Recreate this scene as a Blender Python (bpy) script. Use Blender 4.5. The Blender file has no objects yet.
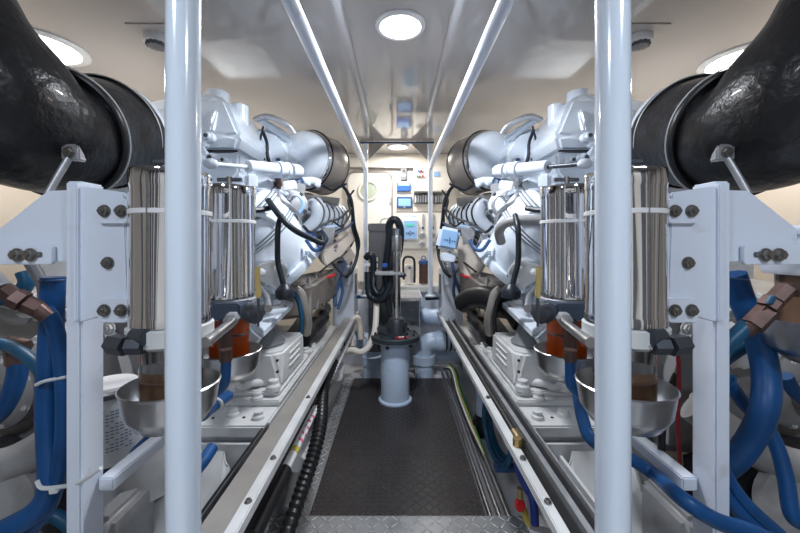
import bpy, bmesh, math, random
from mathutils import Vector as V, Matrix, noise
random.seed(7)
sc = bpy.context.scene
COL = sc.collection
PI = math.pi
F, CX, CY, H = 360.0, 398.0, 241.0, 1.2
S = 1            # mirror side currently being built (1 right, -1 left)
ROOT = None

def Q(dx, py, Y):
    """point at lateral measure dx and height measure py at depth Y"""
    return V((dx*Y/F, Y, H-(py-CY)*Y/F))
def side(): return 'right' if S > 0 else 'left'

# ------------------------------------------------------------------ materials
def mat(name, col, rough=0.5, metal=0.0, coat=0.0, nscale=0, namt=0.0, bump=0.0, bscale=40, trans=0, ior=1.45, emit=None, estr=0, col2=None, nbias=(.4,.7), stretch=None, bdet=6):
    m = bpy.data.materials.new(name); m.use_nodes = True
    nt = m.node_tree; N = nt.nodes; L = nt.links
    b = N['Principled BSDF']
    b.inputs['Base Color'].default_value = (*col, 1)
    b.inputs['Roughness'].default_value = rough
    b.inputs['Metallic'].default_value = metal
    b.inputs['Coat Weight'].default_value = coat
    b.inputs['Coat Roughness'].default_value = .06
    b.inputs['Transmission Weight'].default_value = trans
    b.inputs['IOR'].default_value = ior
    if emit:
        b.inputs['Emission Color'].default_value = (*emit, 1); b.inputs['Emission Strength'].default_value = estr
    tc = N.new('ShaderNodeTexCoord')
    src = tc.outputs['Object']
    if stretch:
        mp = N.new('ShaderNodeMapping'); mp.inputs['Scale'].default_value = stretch
        L.new(src, mp.inputs['Vector']); src = mp.outputs['Vector']
    if nscale:
        n = N.new('ShaderNodeTexNoise'); n.inputs['Scale'].default_value = nscale; n.inputs['Detail'].default_value = 5
        L.new(src, n.inputs['Vector'])
        r = N.new('ShaderNodeMapRange'); r.inputs['From Min'].default_value = nbias[0]; r.inputs['From Max'].default_value = nbias[1]
        L.new(n.outputs['Fac'], r.inputs['Value'])
        mx = N.new('ShaderNodeMix'); mx.data_type = 'RGBA'
        mx.inputs['A'].default_value = (*col, 1)
        mx.inputs['B'].default_value = (*(col2 or tuple(c*(1-namt) for c in col)), 1)
        L.new(r.outputs['Result'], mx.inputs['Factor']); L.new(mx.outputs['Result'], b.inputs['Base Color'])
    if bump:
        n2 = N.new('ShaderNodeTexNoise'); n2.inputs['Scale'].default_value = bscale; n2.inputs['Detail'].default_value = bdet
        L.new(src, n2.inputs['Vector'])
        bp = N.new('ShaderNodeBump'); bp.inputs['Strength'].default_value = bump; bp.inputs['Distance'].default_value = .01
        L.new(n2.outputs['Fac'], bp.inputs['Height']); L.new(bp.outputs['Normal'], b.inputs['Normal'])
    return m

def tread_mat(name, col, rough, metal, pitch, bstr, col2=None):
    """raised lozenges turned alternately, as on checker plate"""
    m = mat(name, col, rough, metal, nscale=9, namt=.25)
    nt = m.node_tree; N = nt.nodes; L = nt.links; b = N['Principled BSDF']
    tc = N['Texture Coordinate']
    mp = N.new('ShaderNodeMapping'); mp.inputs['Scale'].default_value = (1/pitch,)*3
    L.new(tc.outputs['Object'], mp.inputs['Vector'])
    sx = N.new('ShaderNodeSeparateXYZ'); L.new(mp.outputs['Vector'], sx.inputs[0])
    def M(op, a, c=None):
        n = N.new('ShaderNodeMath'); n.operation = op
        for i, v in enumerate((a, c)):
            if v is None: continue
            if isinstance(v, (int, float)): n.inputs[i].default_value = v
            else: L.new(v, n.inputs[i])
        return n.outputs[0]
    x, y = sx.outputs[0], sx.outputs[1]
    fx, fy = M('FLOOR', x), M('FLOOR', y)
    u, v = M('SUBTRACT', M('SUBTRACT', x, fx), .5), M('SUBTRACT', M('SUBTRACT', y, fy), .5)
    par = M('FLOORED_MODULO', M('ADD', fx, fy), 2.0)
    sgn = M('SUBTRACT', M('MULTIPLY', par, 2.0), 1.0)
    us = M('MULTIPLY', u, sgn)
    a = M('MULTIPLY', M('ADD', us, v), .7071); c = M('MULTIPLY', M('SUBTRACT', us, v), .7071)
    d = M('ADD', M('POWER', M('ABSOLUTE', M('DIVIDE', a, .58)), 2), M('POWER', M('ABSOLUTE', M('DIVIDE', c, .13)), 2))
    h = M('SUBTRACT', 1.0, d)
    cl = N.new('ShaderNodeClamp'); L.new(h, cl.inputs['Value'])
    bp = N.new('ShaderNodeBump'); bp.inputs['Strength'].default_value = bstr; bp.inputs['Distance'].default_value = .009
    if col2:
        mx = N.new('ShaderNodeMix'); mx.data_type = 'RGBA'; old = b.inputs['Base Color'].links[0].from_socket
        L.new(old, mx.inputs['A']); mx.inputs['B'].default_value = (*col2, 1)
        L.new(M('MINIMUM', M('MULTIPLY', cl.outputs[0], 2.5), 1.0), mx.inputs['Factor']); L.new(mx.outputs['Result'], b.inputs['Base Color'])
    L.new(cl.outputs[0], bp.inputs['Height']); L.new(bp.outputs['Normal'], b.inputs['Normal'])
    return m

WHITE = mat('white_engine_paint', (.77,.85,.96), .25, coat=.5, nscale=6, namt=.10, bump=.05, bscale=30)
WHITEG = mat('white_frame_paint', (.74,.80,.92), .3, coat=.4, nscale=14, col2=(.60,.62,.66), nbias=(.62,.78), namt=.2)
POLE = mat('white_pole_paint', (.78,.87,1.0), .18, coat=.8)
BED = mat('white_bed_paint', (.66,.67,.68), .4, nscale=8, namt=.15)
GREYW = mat('shaded_grimy_white', (.30,.30,.31), .4, nscale=11, col2=(.20,.19,.18), nbias=(.5,.75), bump=.1)  # white paint darkened for the shade low on the engines, with random blotches
CEIL = mat('glossy_cream_ceiling', (.45,.42,.40), .08, coat=.25)
WALL = mat('cream_wall', (.83,.77,.68), .32, coat=.2)
DOORM = mat('cream_door', (.86,.82,.75), .3, coat=.3)
CHROME = mat('polished_steel', (.66,.66,.68), .05, 1.0, bump=.9, bscale=22, stretch=(1,1,.04), bdet=0)
STEEL = mat('brushed_steel', (.55,.55,.56), .28, 1.0, nscale=20, namt=.2)
ALU = mat('dull_aluminium', (.52,.53,.56), .42, .7, nscale=25, namt=.2)
TAUPE = mat('taupe_metal_face', (.40,.375,.35), .38, .35, nscale=6, namt=.15)
BAND = mat('grey_band', (.36,.33,.31), .35, .5)
LEATHER = mat('black_leather', (.012,.012,.014), .30, bump=.45, bscale=38, coat=.12)
RUBBER = mat('black_rubber', (.012,.012,.014), .38)
CABLE = mat('black_cable', (.012,.018,.028), .4)
BLUE = mat('blue_hose', (.005,.075,.25), .42, nscale=9, col2=(.004,.05,.16), bump=.04)
TEAL = mat('teal_hose', (.008,.09,.19), .42, nscale=9, namt=.3)
BRONZE = mat('brown_fitting', (.14,.085,.075), .42, .6, nscale=30, namt=.3)
DARKFIT = mat('dark_grey_fitting', (.10,.11,.13), .38, .7)
BOLT = mat('dark_bolt', (.28,.27,.26), .3, .9)
GLASS = mat('clear_glass', (.86,.84,.80), .03, trans=1.0, ior=1.15)
AMBER = mat('amber_fuel', (.65,.10,.015), .12, coat=.6)
BROWNF = mat('brown_fuel', (.17,.10,.065), .12, coat=.6)
PVC = mat('cool_tinted_pvc', (.64,.78,1.0), .3, coat=.3)  # cool aisle light tinted into the pale pipe colour
GASKET = mat('dark_gasket', (.035,.05,.06), .45)
PANELG = mat('grey_box_steel', (.15,.155,.165), .35, .5)
BEIGE = mat('beige_shield', (.74,.67,.60), .5, nscale=8, namt=.15)
TIE = mat('white_tie', (.66,.68,.70), .45)
WOOD = mat('yellow_handle', (.55,.42,.16), .45)
MATB = tread_mat('black_tread_mat', (.042,.038,.040), .36, 0, .028, 1.0, (.12,.108,.108))
PLATE = tread_mat('tread_plate', (.42,.43,.45), .38, .55, .038, 1.0, (.92,.93,.95))
PLATES = tread_mat('fine_tread_plate', (.62,.64,.66), .35, .5, .02, .8, (.8,.8,.82))
BILGE = mat('white_bilge', (.70,.71,.73), .3, nscale=5, namt=.2)
SCREENB = mat('blue_screen', (.22,.42,.75), .2, emit=(.25,.45,.8), estr=.35)
SCREENG = mat('green_display', (.1,.5,.4), .2, emit=(.1,.55,.4), estr=.4)
LIGHTBLUE = mat('light_blue_face', (.30,.50,.80), .3)
NAVY = mat('navy_frame', (.04,.09,.22), .35)
BLUEP = mat('blue_plastic', (.03,.11,.42), .35)
RED = mat('red_plastic', (.65,.02,.03), .35)
PINK = mat('pink_print', (.75,.05,.20), .5)
GREEN = mat('green_plastic', (.02,.30,.12), .35)
YELLOW = mat('yellow_plastic', (.60,.50,.08), .45)
TUBW = mat('white_tube', (.80,.80,.82), .35)
SHADEG = mat('grey_plastic_and_shade', (.15,.15,.165), .5)  # also painted as shade on the outboard floors and bell grooves
RUBG = mat('grey_rubber', (.16,.17,.19), .5)
PRINT = mat('dark_print', (.05,.08,.12), .6)
LAMP = mat('lamp_diffuser', (1,1,1), .4, emit=(1,.97,.92), estr=9)
LAMPRIM = mat('lamp_rim', (.8,.8,.8), .25, coat=.5)
PORT = mat('porthole_glass', (.42,.47,.38), .12, coat=.5)

# ------------------------------------------------------------------ mesh builder
def basis(d):
    d = d.normalized()
    a = V((0,0,1)) if abs(d.z) < .95 else V((1,0,0))
    x = d.cross(a).normalized(); return x, d.cross(x).normalized(), d

def smooth_path(pts, n=6):
    pts = [V(p) for p in pts]
    if len(pts) < 3: return pts
    P = [pts[0]*2-pts[1]] + pts + [pts[-1]*2-pts[-2]]
    out = []
    for i in range(1, len(P)-2):
        p0, p1, p2, p3 = P[i-1:i+3]
        for k in range(n):
            t = k/n
            out.append(.5*((2*p1)+(p2-p0)*t+(2*p0-5*p1+4*p2-p3)*t*t+(3*p1-p0-3*p2+p3)*t**3))
    out.append(pts[-1]); return out

class MB:
    def __init__(s): s.bm = bmesh.new(); s.ang = 38
    def _bev(s, geom_verts, bev, seg=2):
        if bev > 0:
            es = {e for v in geom_verts for e in v.link_edges}
            bmesh.ops.bevel(s.bm, geom=list(es), offset=bev, segments=seg, affect='EDGES', clamp_overlap=True)
    def box(s, c, size, rot=None, bev=.003):
        r = bmesh.ops.create_cube(s.bm, size=1)
        M = Matrix.Translation(V(c))
        if rot:
            from mathutils import Euler
            M = M @ Euler([math.radians(a) for a in rot]).to_matrix().to_4x4()
        M = M @ Matrix.Diagonal((*size, 1))
        bmesh.ops.transform(s.bm, matrix=M, verts=r['verts'])
        s._bev(r['verts'], min(bev, min(size)*.45), 2); return s
    def span(s, a, b, bev=.003):
        a, b = V(a), V(b); return s.box((a+b)/2, [abs(x) for x in (b-a)], None, bev)
    def rings(s, rings, caps=True, closed=False):
        vs = [[s.bm.verts.new(p) for p in r] for r in rings]
        n = len(vs[0]); m = len(vs)
        for i in range(m if closed else m-1):
            a, b = vs[i], vs[(i+1) % m]
            for k in range(n): s.bm.faces.new((a[k], a[(k+1)%n], b[(k+1)%n], b[k]))
        if caps and not closed:
            s.bm.faces.new(vs[0][::-1]); s.bm.faces.new(vs[-1])
        return s
    def cyl(s, p0, p1, r, r1=None, n=20):
        p0, p1 = V(p0), V(p1); x, y, d = basis(p1-p0); r1 = r if r1 is None else r1
        return s.rings([[p+(x*math.cos(2*PI*k/n)+y*math.sin(2*PI*k/n))*q for k in range(n)] for p, q in ((p0, r), (p1, r1))])
    def hexn(s, p0, p1, r): return s.cyl(p0, p1, r, n=6)
    def lathe(s, prof, o, axis=(0,0,1), n=32, arc=None):
        o = V(o); x, y, d = basis(V(axis))
        return s.rings([[o+d*t+(x*math.cos(2*PI*k/n)+y*math.sin(2*PI*k/n))*max(r, .0004) for k in range(n)] for r, t in prof])
    def tube(s, pts, r, n=10, sub=6, wob=0, ribs=0):
        P = smooth_path(pts, sub) if sub > 1 else [V(p) for p in pts]
        t = [(P[min(i+1, len(P)-1)]-P[max(i-1, 0)]).normalized() for i in range(len(P))]
        x, y, _ = basis(t[0]); R = []
        rr = r if isinstance(r, (list, tuple)) else None
        for i, p in enumerate(P):
            x = (x-t[i]*x.dot(t[i])).normalized(); y = t[i].cross(x)
            q = (rr[0]+(rr[1]-rr[0])*i/(len(P)-1)) if rr else r
            if ribs and i % 2: q *= (1-ribs)
            ring = []
            for k in range(n):
                a = 2*PI*k/n; dd = x*math.cos(a)+y*math.sin(a)
                w = 1+wob*noise.noise((p+dd*q)*9) if wob else 1
                ring.append(p+dd*q*w)
            R.append(ring)
        return s.rings(R)
    def torus(s, c, axis, R, r, n=32, m=8, a0=0, a1=2*PI):
        c = V(c); x, y, d = basis(V(axis)); full = abs(a1-a0-2*PI) < 1e-6
        cnt = n if full else n+1
        rg = []
        for i in range(cnt):
            a = a0+(a1-a0)*i/n; e = x*math.cos(a)+y*math.sin(a)
            rg.append([c+e*(R+r*math.cos(2*PI*k/m))+d*r*math.sin(2*PI*k/m) for k in range(m)])
        return s.rings(rg, closed=full)
    def prism(s, poly, vec, bev=.002):
        vec = V(vec); a = [s.bm.verts.new(V(p)) for p in poly]; b = [s.bm.verts.new(V(p)+vec) for p in poly]
        n = len(a); s.bm.faces.new(a[::-1]); s.bm.faces.new(b)
        for k in range(n): s.bm.faces.new((a[k], a[(k+1)%n], b[(k+1)%n], b[k]))
        s._bev(a+b, bev); return s
    def hull(s, pts, bev=.01, seg=3):
        t = bmesh.new(); [t.verts.new(V(p)) for p in pts]
        bmesh.ops.convex_hull(t, input=t.verts[:])
        bmesh.ops.dissolve_limit(t, angle_limit=.02, verts=t.verts[:], edges=t.edges[:])
        if bev: bmesh.ops.bevel(t, geom=t.edges[:], offset=bev, segments=seg, affect='EDGES', clamp_overlap=True)
        me = bpy.data.meshes.new('tmp'); t.to_mesh(me); t.free(); s.bm.from_mesh(me); bpy.data.meshes.remove(me); return s
    def ball(s, c, r, sc_=(1,1,1), n=20):
        q = bmesh.ops.create_uvsphere(s.bm, u_segments=n, v_segments=n//2, radius=r)
        bmesh.ops.transform(s.bm, matrix=Matrix.Translation(V(c)) @ Matrix.Diagonal((*sc_, 1)), verts=q['verts']); return s
    def bolt(s, c, axis, r, h=None):
        c, a = V(c), V(axis).normalized(); h = h or r*.8
        s.cyl(c, c+a*h*.3, r*1.35, n=14); s.hexn(c+a*h*.3, c+a*h*1.2, r); s.cyl(c+a*h*1.2, c+a*h*1.5, r*.5, n=8); return s
    def build(s, name, m, parent=None, origin=None, flip=True):
        bm = s.bm
        if flip and S < 0:
            for v in bm.verts: v.co.x = -v.co.x
        bmesh.ops.recalc_face_normals(bm, faces=bm.faces[:])
        lim = math.radians(s.ang)
        for f in bm.faces: f.smooth = True
        for e in bm.edges:
            e.smooth = not (len(e.link_faces) == 2 and e.calc_face_angle(0) > lim)
        if origin is None:
            if parent is not None: origin = parent.get('_o', (0,0,0))
            else:
                xs = [v.co for v in bm.verts]
                origin = ((min(v.x for v in xs)+max(v.x for v in xs))/2, (min(v.y for v in xs)+max(v.y for v in xs))/2, min(v.z for v in xs))
        o = V(origin)
        for v in bm.verts: v.co -= o
        me = bpy.data.meshes.new(name); bm.to_mesh(me); bm.free()
        ob = bpy.data.objects.new(name, me); COL.objects.link(ob)
        me.materials.append(m)
        if parent is not None: ob.parent = parent; ob['_o'] = list(o)
        else: ob.location = o; ob['_o'] = list(o)
        return ob

def tag(o, label, cat, group=None):
    o['label'] = label; o['category'] = cat
    if group: o['group'] = group
    return o
def struct(o): o['kind'] = 'structure'; return o
def thing(name, label, cat, loc, group=None):
    loc = V(loc)
    if S < 0: loc.x = -loc.x
    o = bpy.data.objects.new(name, None); COL.objects.link(o); o.location = loc; o['_o'] = list(loc)
    o.empty_display_size = .05
    return tag(o, label, cat, group)
def text(name, body, size, loc, rot, m, parent, ext=.0006):
    """lettering; loc/rot are in real coordinates (never mirrored)"""
    cu = bpy.data.curves.new(name, 'FONT'); cu.body = body; cu.size = size; cu.extrude = ext; cu.align_x = 'CENTER'; cu.align_y = 'CENTER'
    t = bpy.data.objects.new(name, cu); COL.objects.link(t)
    dg = bpy.context.evaluated_depsgraph_get(); me = bpy.data.meshes.new_from_object(t.evaluated_get(dg))
    bpy.data.objects.remove(t)
    o = bpy.data.objects.new(name, me); COL.objects.link(o); me.materials.clear(); me.materials.append(m)
    o.parent = parent; pl = V(parent['_o']); o.location = V(loc)-pl; o.rotation_euler = [math.radians(a) for a in rot]
    return o
# ================================================================== ROOM
YB, ZC = 3.77, 2.1
SIDEW = mat('side_wall_cream', (.55,.49,.42), .4)
S = 1
struct(MB().span((-2.15,-1.3,-.12), (2.15,YB+.1,-.05), 0).build('floor', BILGE))
struct(MB().span((-2.15,-1.3,ZC), (2.15,YB+.1,ZC+.06), 0).build('ceiling', CEIL))
struct(MB().span((-2.15,YB,-.05), (2.15,YB+.1,ZC), 0).build('wall_back', WALL))
struct(MB().span((-2.2,-1.3,-.05), (-2.1,YB,ZC), 0).build('wall_left', SIDEW))
struct(MB().span((2.1,-1.3,-.05), (2.2,YB,ZC), 0).build('wall_right', SIDEW))
struct(MB().span((-2.15,-1.4,-.05), (2.15,-1.3,ZC), 0).build('wall_front', SHADEG))
struct(MB().span((-2.1,YB-.05,1.965), (2.1,YB,ZC), .004).build('trim_1', WALL))
struct(MB().span((-2.1,YB-.056,1.955), (2.1,YB,1.964), .002).build('trim_2', BAND))  # grey strip standing in for the shadow line under the beam
for i, x in enumerate((-.21,.21)):
    struct(MB().span((x-.003,-1.2,ZC-.002), (x+.003,YB-.05,ZC), 0).build('trim_%d' % (i+3), TAUPE))
# bilge sides: raised white floors outboard, coloured dark for shade under the engines
for S in (-1, 1):
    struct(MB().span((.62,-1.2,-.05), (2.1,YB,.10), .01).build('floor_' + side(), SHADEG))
S = 1
n_ = 5
for x in (-1.9,-1.5,-1.1,-.62,.62,1.1,1.5,1.9):
    struct(MB().span((x-.05,-1.3,-.05), (x+.05,-1.22,ZC), .01).build('trim_%d' % n_, WALL)); n_ += 1  # unseen battens added for the polished filters to reflect
for s_ in (-1, 1):
    for y in (-1.0,-.6,-.2,.2,.6,1.0,1.4):
        struct(MB().span((s_*2.1,y-.04,.1), (s_*2.03,y+.04,ZC), .01).build('trim_%d' % n_, SHADEG if n_ % 2 else WALL)); n_ += 1  # side battens, likewise added to streak the filter reflections
struct(MB().span((-.5,-1.3,.0), (.5,-1.25,1.95), .01).build('added_door', DOORM))  # unseen door added to vary what the filters reflect
# round door in back wall
def zy(py, Y=YB): return H-(py-CY)*Y/F
def xx(px, Y=YB): return (px-CX)*Y/F
def rrect(x0, x1, z0, z1, r, y, n=6):
    P = []
    for cx_, cz_, a0 in ((x1-r,z1-r,0),(x0+r,z1-r,90),(x0+r,z0+r,180),(x1-r,z0+r,270)):
        for k in range(n+1):
            a = math.radians(a0+90*k/n); P.append((cx_+r*math.cos(a), y, cz_+r*math.sin(a)))
    return P
d = struct(MB().prism(rrect(xx(348.5),xx(391),.78,zy(173.5),.07,YB-.03), (0,.028,0), .004).build('door_1', DOORM))
fr = MB(); pr = rrect(xx(347),xx(392.5),.76,zy(172),.085,YB-.022); fr.tube(pr+[pr[0]], .009, 8, 1); fr.build('door_seal', TAUPE, d)
pc = (xx(368.5), YB-.035, zy(191.5))
MB().torus(pc, (0,1,0), .097, .012).build('porthole_rim', DOORM, d)
MB().cyl((pc[0],YB-.036,pc[2]), (pc[0],YB-.028,pc[2]), .088, n=36).build('porthole_glass', PORT, d)
h = MB()
for z in (1.62,1.3,1.0): h.box((xx(390.5),YB-.035,z), (.02,.02,.07))
h.build('hinge', ALU, d)

# landing, steps
struct(MB().span((-.30,3.5,.70), (.62,YB,.76), .006).build('floor_landing', BED))
struct(MB().span((-.62,3.62,-.05), (.62,3.68,.70), .0).build('wall_bulkhead', WHITEG))
st = thing('boarding_steps', 'two diamond plate steps with white sides rising to the back landing', 'steps', (.13,3.35,0))
for z, y0, y1 in ((.70,2.98,3.48),(.40,3.02,3.45)):
    MB().span((.018,y0,z), (.19,y1,z+.03), .004).build('tread', PLATES, st)
MB().prism([(.191,3.3,-.05),(.191,3.6,-.05),(.191,3.6,.73),(.191,3.0,.73),(.191,3.0,.69),(.191,3.3,.66)], (.014,0,0), .002).build('side_panel', WHITEG, st)
MB().prism([(.004,3.3,-.05),(.004,3.6,-.05),(.004,3.6,.73),(.004,3.0,.73),(.004,3.0,.69),(.004,3.3,.66)], (.014,0,0), .002).build('side_panel', WHITEG, st)

# walkway: mat, edge strips, plates
mt = tag(MB().span((-.385,1.5,-.045), (.385,3.15,.0), .003).build('floor_mat', MATB), 'long black rubber tread mat down the walkway between the engines', 'mat')
S = -1
tag(MB().span((.387,1.55,-.04), (.475,3.12,.004), .002).build('tread_strip', PLATE), 'narrow diamond plate strip along the left edge of the black mat', 'floor plate')
S = 1
tag(MB().span((-.56,.35,-.03), (.57,1.56,.012), .004).build('deck_plate', PLATE), 'bright diamond plate deck panel nearest the camera before the mat', 'floor plate')
for i, x in enumerate((.405,.445,.485)):
    nm = ('beside the black mat', 'in the middle of the three', 'next to the white bilge')[i]
    tag(MB().tube([(x,1.5,-.005),(x,3.3,-.005)], .011, 10, 1).build('drain_rail', STEEL), 'thin steel rail on the right of the walkway, ' + nm, 'rail', 'steel rails right of the mat')
tag(MB().span((.387,1.5,-.05), (.505,3.2,-.02), .0).build('rail_tray', SHADEG), 'dark tray under the three steel rails right of the mat', 'tray')

# ---- poles and rails
for S in (-1, 1):
    p = thing('support_pole', 'thick white floor to ceiling pole in the %s foreground' % side(), 'pole', (.304,.51,-.05), 'near white poles')
    MB().cyl((.304,.51,-.05), (.304,.51,ZC), .0225, n=40).build('tube', POLE, p)
    MB().lathe([(.06,0),(.06,.01),(.028,.02)], (.304,.51,.012), n=32).build('base_flange', POLE, p)
    r = thing('overhead_handrail', 'long white overhead handrail running back on the %s side' % side(), 'handrail', (.3,2,1.86), 'overhead handrails')
    MB().tube([(.304,.51,1.875),(.292,3.22,1.86)], .024, 24, 1).build('tube', WHITEG, r)
    MB().cyl((.304,.534,1.875), (.304,.56,1.875), .028, n=20).build('collar', POLE, r)
S = 1
g = thing('stanchion_frame', 'white two post stanchion frame with dark top bar before the back wall', 'frame', (0,3.25,.76))
for s in (-1, 1):
    MB().tube([(s*.292,3.25,.70),(s*.292,3.25,2.075)], .021, 20, 1).build('post', POLE, g)
    MB().prism([(s*.262,3.24,2.075),(s*.262,3.24,1.93),(s*.12,3.24,2.075)], (0,.012,0), .001).build('gusset', TAUPE, g)
    MB().lathe([(.05,0),(.05,.01),(.024,.02)], (s*.292,3.25,.70)).build('foot', POLE, g)
MB().span((-.345,3.235,2.078), (.325,3.262,2.094), .002).build('top_bar', NAVY, g)

# ---- ceiling lights
def downlight(x, y, r, where, em=LAMP):
    t = thing('ceiling_light', 'round white ceiling light ' + where, 'light', (x,y,ZC), 'ceiling lights')
    MB().lathe([(r,0),(r,-.006),(r*.94,-.012),(r*.82,-.012),(r*.8,-.004),(r*.8,0)], (x,y,ZC-.0005), n=40).build('rim', LAMPRIM, t)
    MB().lathe([(r*.79,0),(r*.79,-.008),(r*.4,-.012),(0,-.013)], (x,y,ZC-.001), n=40).build('diffuser', em, t)
downlight(0.01, 1.5, .105, 'over the near walkway')
downlight(0.0, 3.42, .105, 'just beyond the far dark top bar')
downlight(-1.66, 1.66, .19, 'above the left exhaust pipe')
downlight(1.72, 1.78, .19, 'above the right exhaust pipe')
def area(name, loc, size, power, col, rot=(0,0,0), shape='DISK'):
    l = bpy.data.lights.new(name, 'AREA'); l.shape = shape; l.size = size; l.energy = power; l.color = col
    o = bpy.data.objects.new(name, l); COL.objects.link(o); o.location = loc; o.rotation_euler = [math.radians(a) for a in rot]; return o
COOL, WARM = (.84,.92,1.0), (1,.93,.84)
area('lamp_near', (.01,1.5,ZC-.02), .16, 26, (.93,.96,1))
area('lamp_far', (0,3.42,ZC-.02), .16, 13, (1,.96,.9))
area('lamp_side', (-1.66,1.66,ZC-.03), .26, 13, WARM)
area('lamp_side', (1.72,1.78,ZC-.03), .26, 13, WARM)
for x in (-.75, .75):
    area('lamp_fill_behind', (x,-.35,ZC-.03), .3, 16, (.78,.88,1.0))  # cool fill lamp added out of view behind the camera
    downlight(x, -.35, .17, 'added as unseen fill behind the camera on the %s' % ('left' if x < 0 else 'right'))
# unseen ceiling lamps lighting the side bays farther back
for x in (-1.5, 1.5): 
    area('lamp_bay_unseen', (x,3.0,ZC-.03), .26, 12, WARM)
    downlight(x, 3.0, .17, 'unseen at the back of the %s engine bay' % ('left' if x < 0 else 'right'))
# ---- smoke detectors
for S in (-1, 1):
    t = thing('smoke_detector', 'small white round smoke detector on the %s ceiling' % side(), 'smoke detector', (1.06,1.58,ZC), 'smoke detectors')
    MB().box((1.03,1.53,ZC-.002), (.2,.09,.004)).build('plate', CEIL, t)
    MB().lathe([(.052,0),(.052,-.02),(.046,-.03)], (1.06,1.58,ZC-.004)).build('base', TUBW, t)
    m = MB(); m.lathe([(.036,-.03),(.034,-.045),(.0,-.052)], (1.06,1.58,ZC-.004))
    for k in range(12):
        a = 2*PI*k/12; m.box((1.06+.037*math.cos(a),1.58+.037*math.sin(a),ZC-.04), (.008,.008,.018), (0,0,math.degrees(a)), .001)
    m.build('sensor_cage', SHADEG, t)
# ================================================================== BACK WALL GEAR
S = 1
YW = YB
def wbox(name, px0, px1, py0, py1, dep, m, par=None, bev=.004, off=0, org=None):
    return MB().span((xx(px0),YW-dep-off,zy(py1)), (xx(px1),YW-off+.002,zy(py0)), bev).build(name, m, par)
def wthing(name, label, cat, px, py, group=None): return thing(name, label, cat, (xx(px),YW,zy(py)), group)
t = wthing('circuit_breaker', 'small dark breaker switch on the back wall above blue tray', 'switch', 404, 181)
wbox('housing', 400.8, 406.6, 169, 181, .05, SHADEG, t); wbox('cover', 402.2, 405.2, 175, 177.5, .056, ALU, t); wbox('toggle', 402.9, 404.5, 170.5, 172.5, .07, RUBBER, t)
t = wthing('document_tray', 'bright blue tray on the back wall over the touch screen', 'tray', 404, 191)
wbox('tray', 396.8, 410.6, 183, 191.5, .035, BLUEP, t); wbox('papers', 398, 409.5, 181.6, 186.5, .04, LIGHTBLUE, t, off=0)
t = wthing('touch_screen', 'wide blue touch screen in a dark frame on the back wall', 'screen', 404, 208)
wbox('frame', 396.7, 412.2, 197, 208.3, .03, NAVY, t); wbox('display', 398, 411, 198.6, 206.6, .032, SCREENB, t); wbox('button', 403.5, 405.3, 207, 207.8, .034, TUBW, t, .001)
t = wthing('electrical_cabinet', 'white wall cabinet with red and blue indicator buttons behind right post', 'cabinet', 431, 195)
wbox('body', 413, 449, 168.8, 193.5, .14, DOORM, t, .01)
wbox('display', 432.6, 438, 174.3, 179, .146, LIGHTBLUE, t, .001)
for px, py, m in ((418.4,171.3,BLUEP),(421,171.2,RED),(417,176.3,SHADEG),(419.6,176.2,GREEN),(422.6,176.2,RED)):
    MB().cyl((xx(px)*.965,YW-.16,zy(py)*.965+.035*1.2), (xx(px)*.965,YW-.13,zy(py)*.965+.035*1.2), .011, n=14).build('indicator_button', m, t)
wbox('latch', 412.4, 413.4, 172, 186, .12, SHADEG, t, .001)
t = wthing('terminal_strip', 'row of grey terminals under the white wall cabinet', 'terminal strip', 427, 203)
wbox('back_plate', 413.5, 442, 194.5, 203.5, .03, SHADEG, t)
for k in range(11):
    px = 414.6+k*2.5; wbox('terminal', px, px+1.5, 195.5+(k%3)*.5, 203, .06, ALU if k % 4 else TUBW, t, .001)
t = wthing('control_panel', 'large white panel with flow tubes and four round gauges, back wall', 'control panel', 420, 249)
wbox('panel', 396, 446, 212.5, 248.7, .03, DOORM, t)
wbox('lip', 396, 446, 211.6, 212.4, .034, TAUPE, t, .001)
u = wbox('control_unit', 402, 417.8, 219.5, 240.5, .075, TUBW, t, .008)
wbox('unit_face', 403.6, 416.4, 221, 239, .08, LIGHTBLUE, u, .003)
wbox('unit_display', 406, 413.6, 224, 226.6, .084, SCREENG, u, .001)
for a, b in ((409.8,231.5),(409.8,234.8),(406.5,233.2),(413.2,233.2),(408.3,233.2),(411.3,233.2)):
    wbox('unit_button', a-.6, a+.6, b-.6, b+.6, .086, NAVY, u, .001)
for px in (422.8, 432.8):
    f = wbox('flow_tube', px-1, px+1, 214.5, 229.5, .05, ALU, t, .002)
    MB().cyl((xx(px)*.985,YW-.06,zy(228)), (xx(px)*.985,YW-.03,zy(228)), .012).build('flow_valve', NAVY, f)
    for py in (235.5, 244.3):
        q = V((xx(px)*.985,YW-.05,zy(py)))
        gd = MB().lathe([(.03,0),(.03,.02),(.026,.024),(.024,.018),(.0,.018)], q+V((0,.02,0)), (0,-1,0), 24).build('gauge', ALU, t)
        MB().box(q+V((0,-.006,0)), (.034,.006,.006), (0,35,0), .001).build('needle', PRINT, gd)
wbox('label_print', 404, 408, 216.4, 217.4, .031, LIGHTBLUE, t, 0)
wbox('label_print', 411, 416, 216.4, 217.4, .031, LIGHTBLUE, t, 0)
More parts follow.
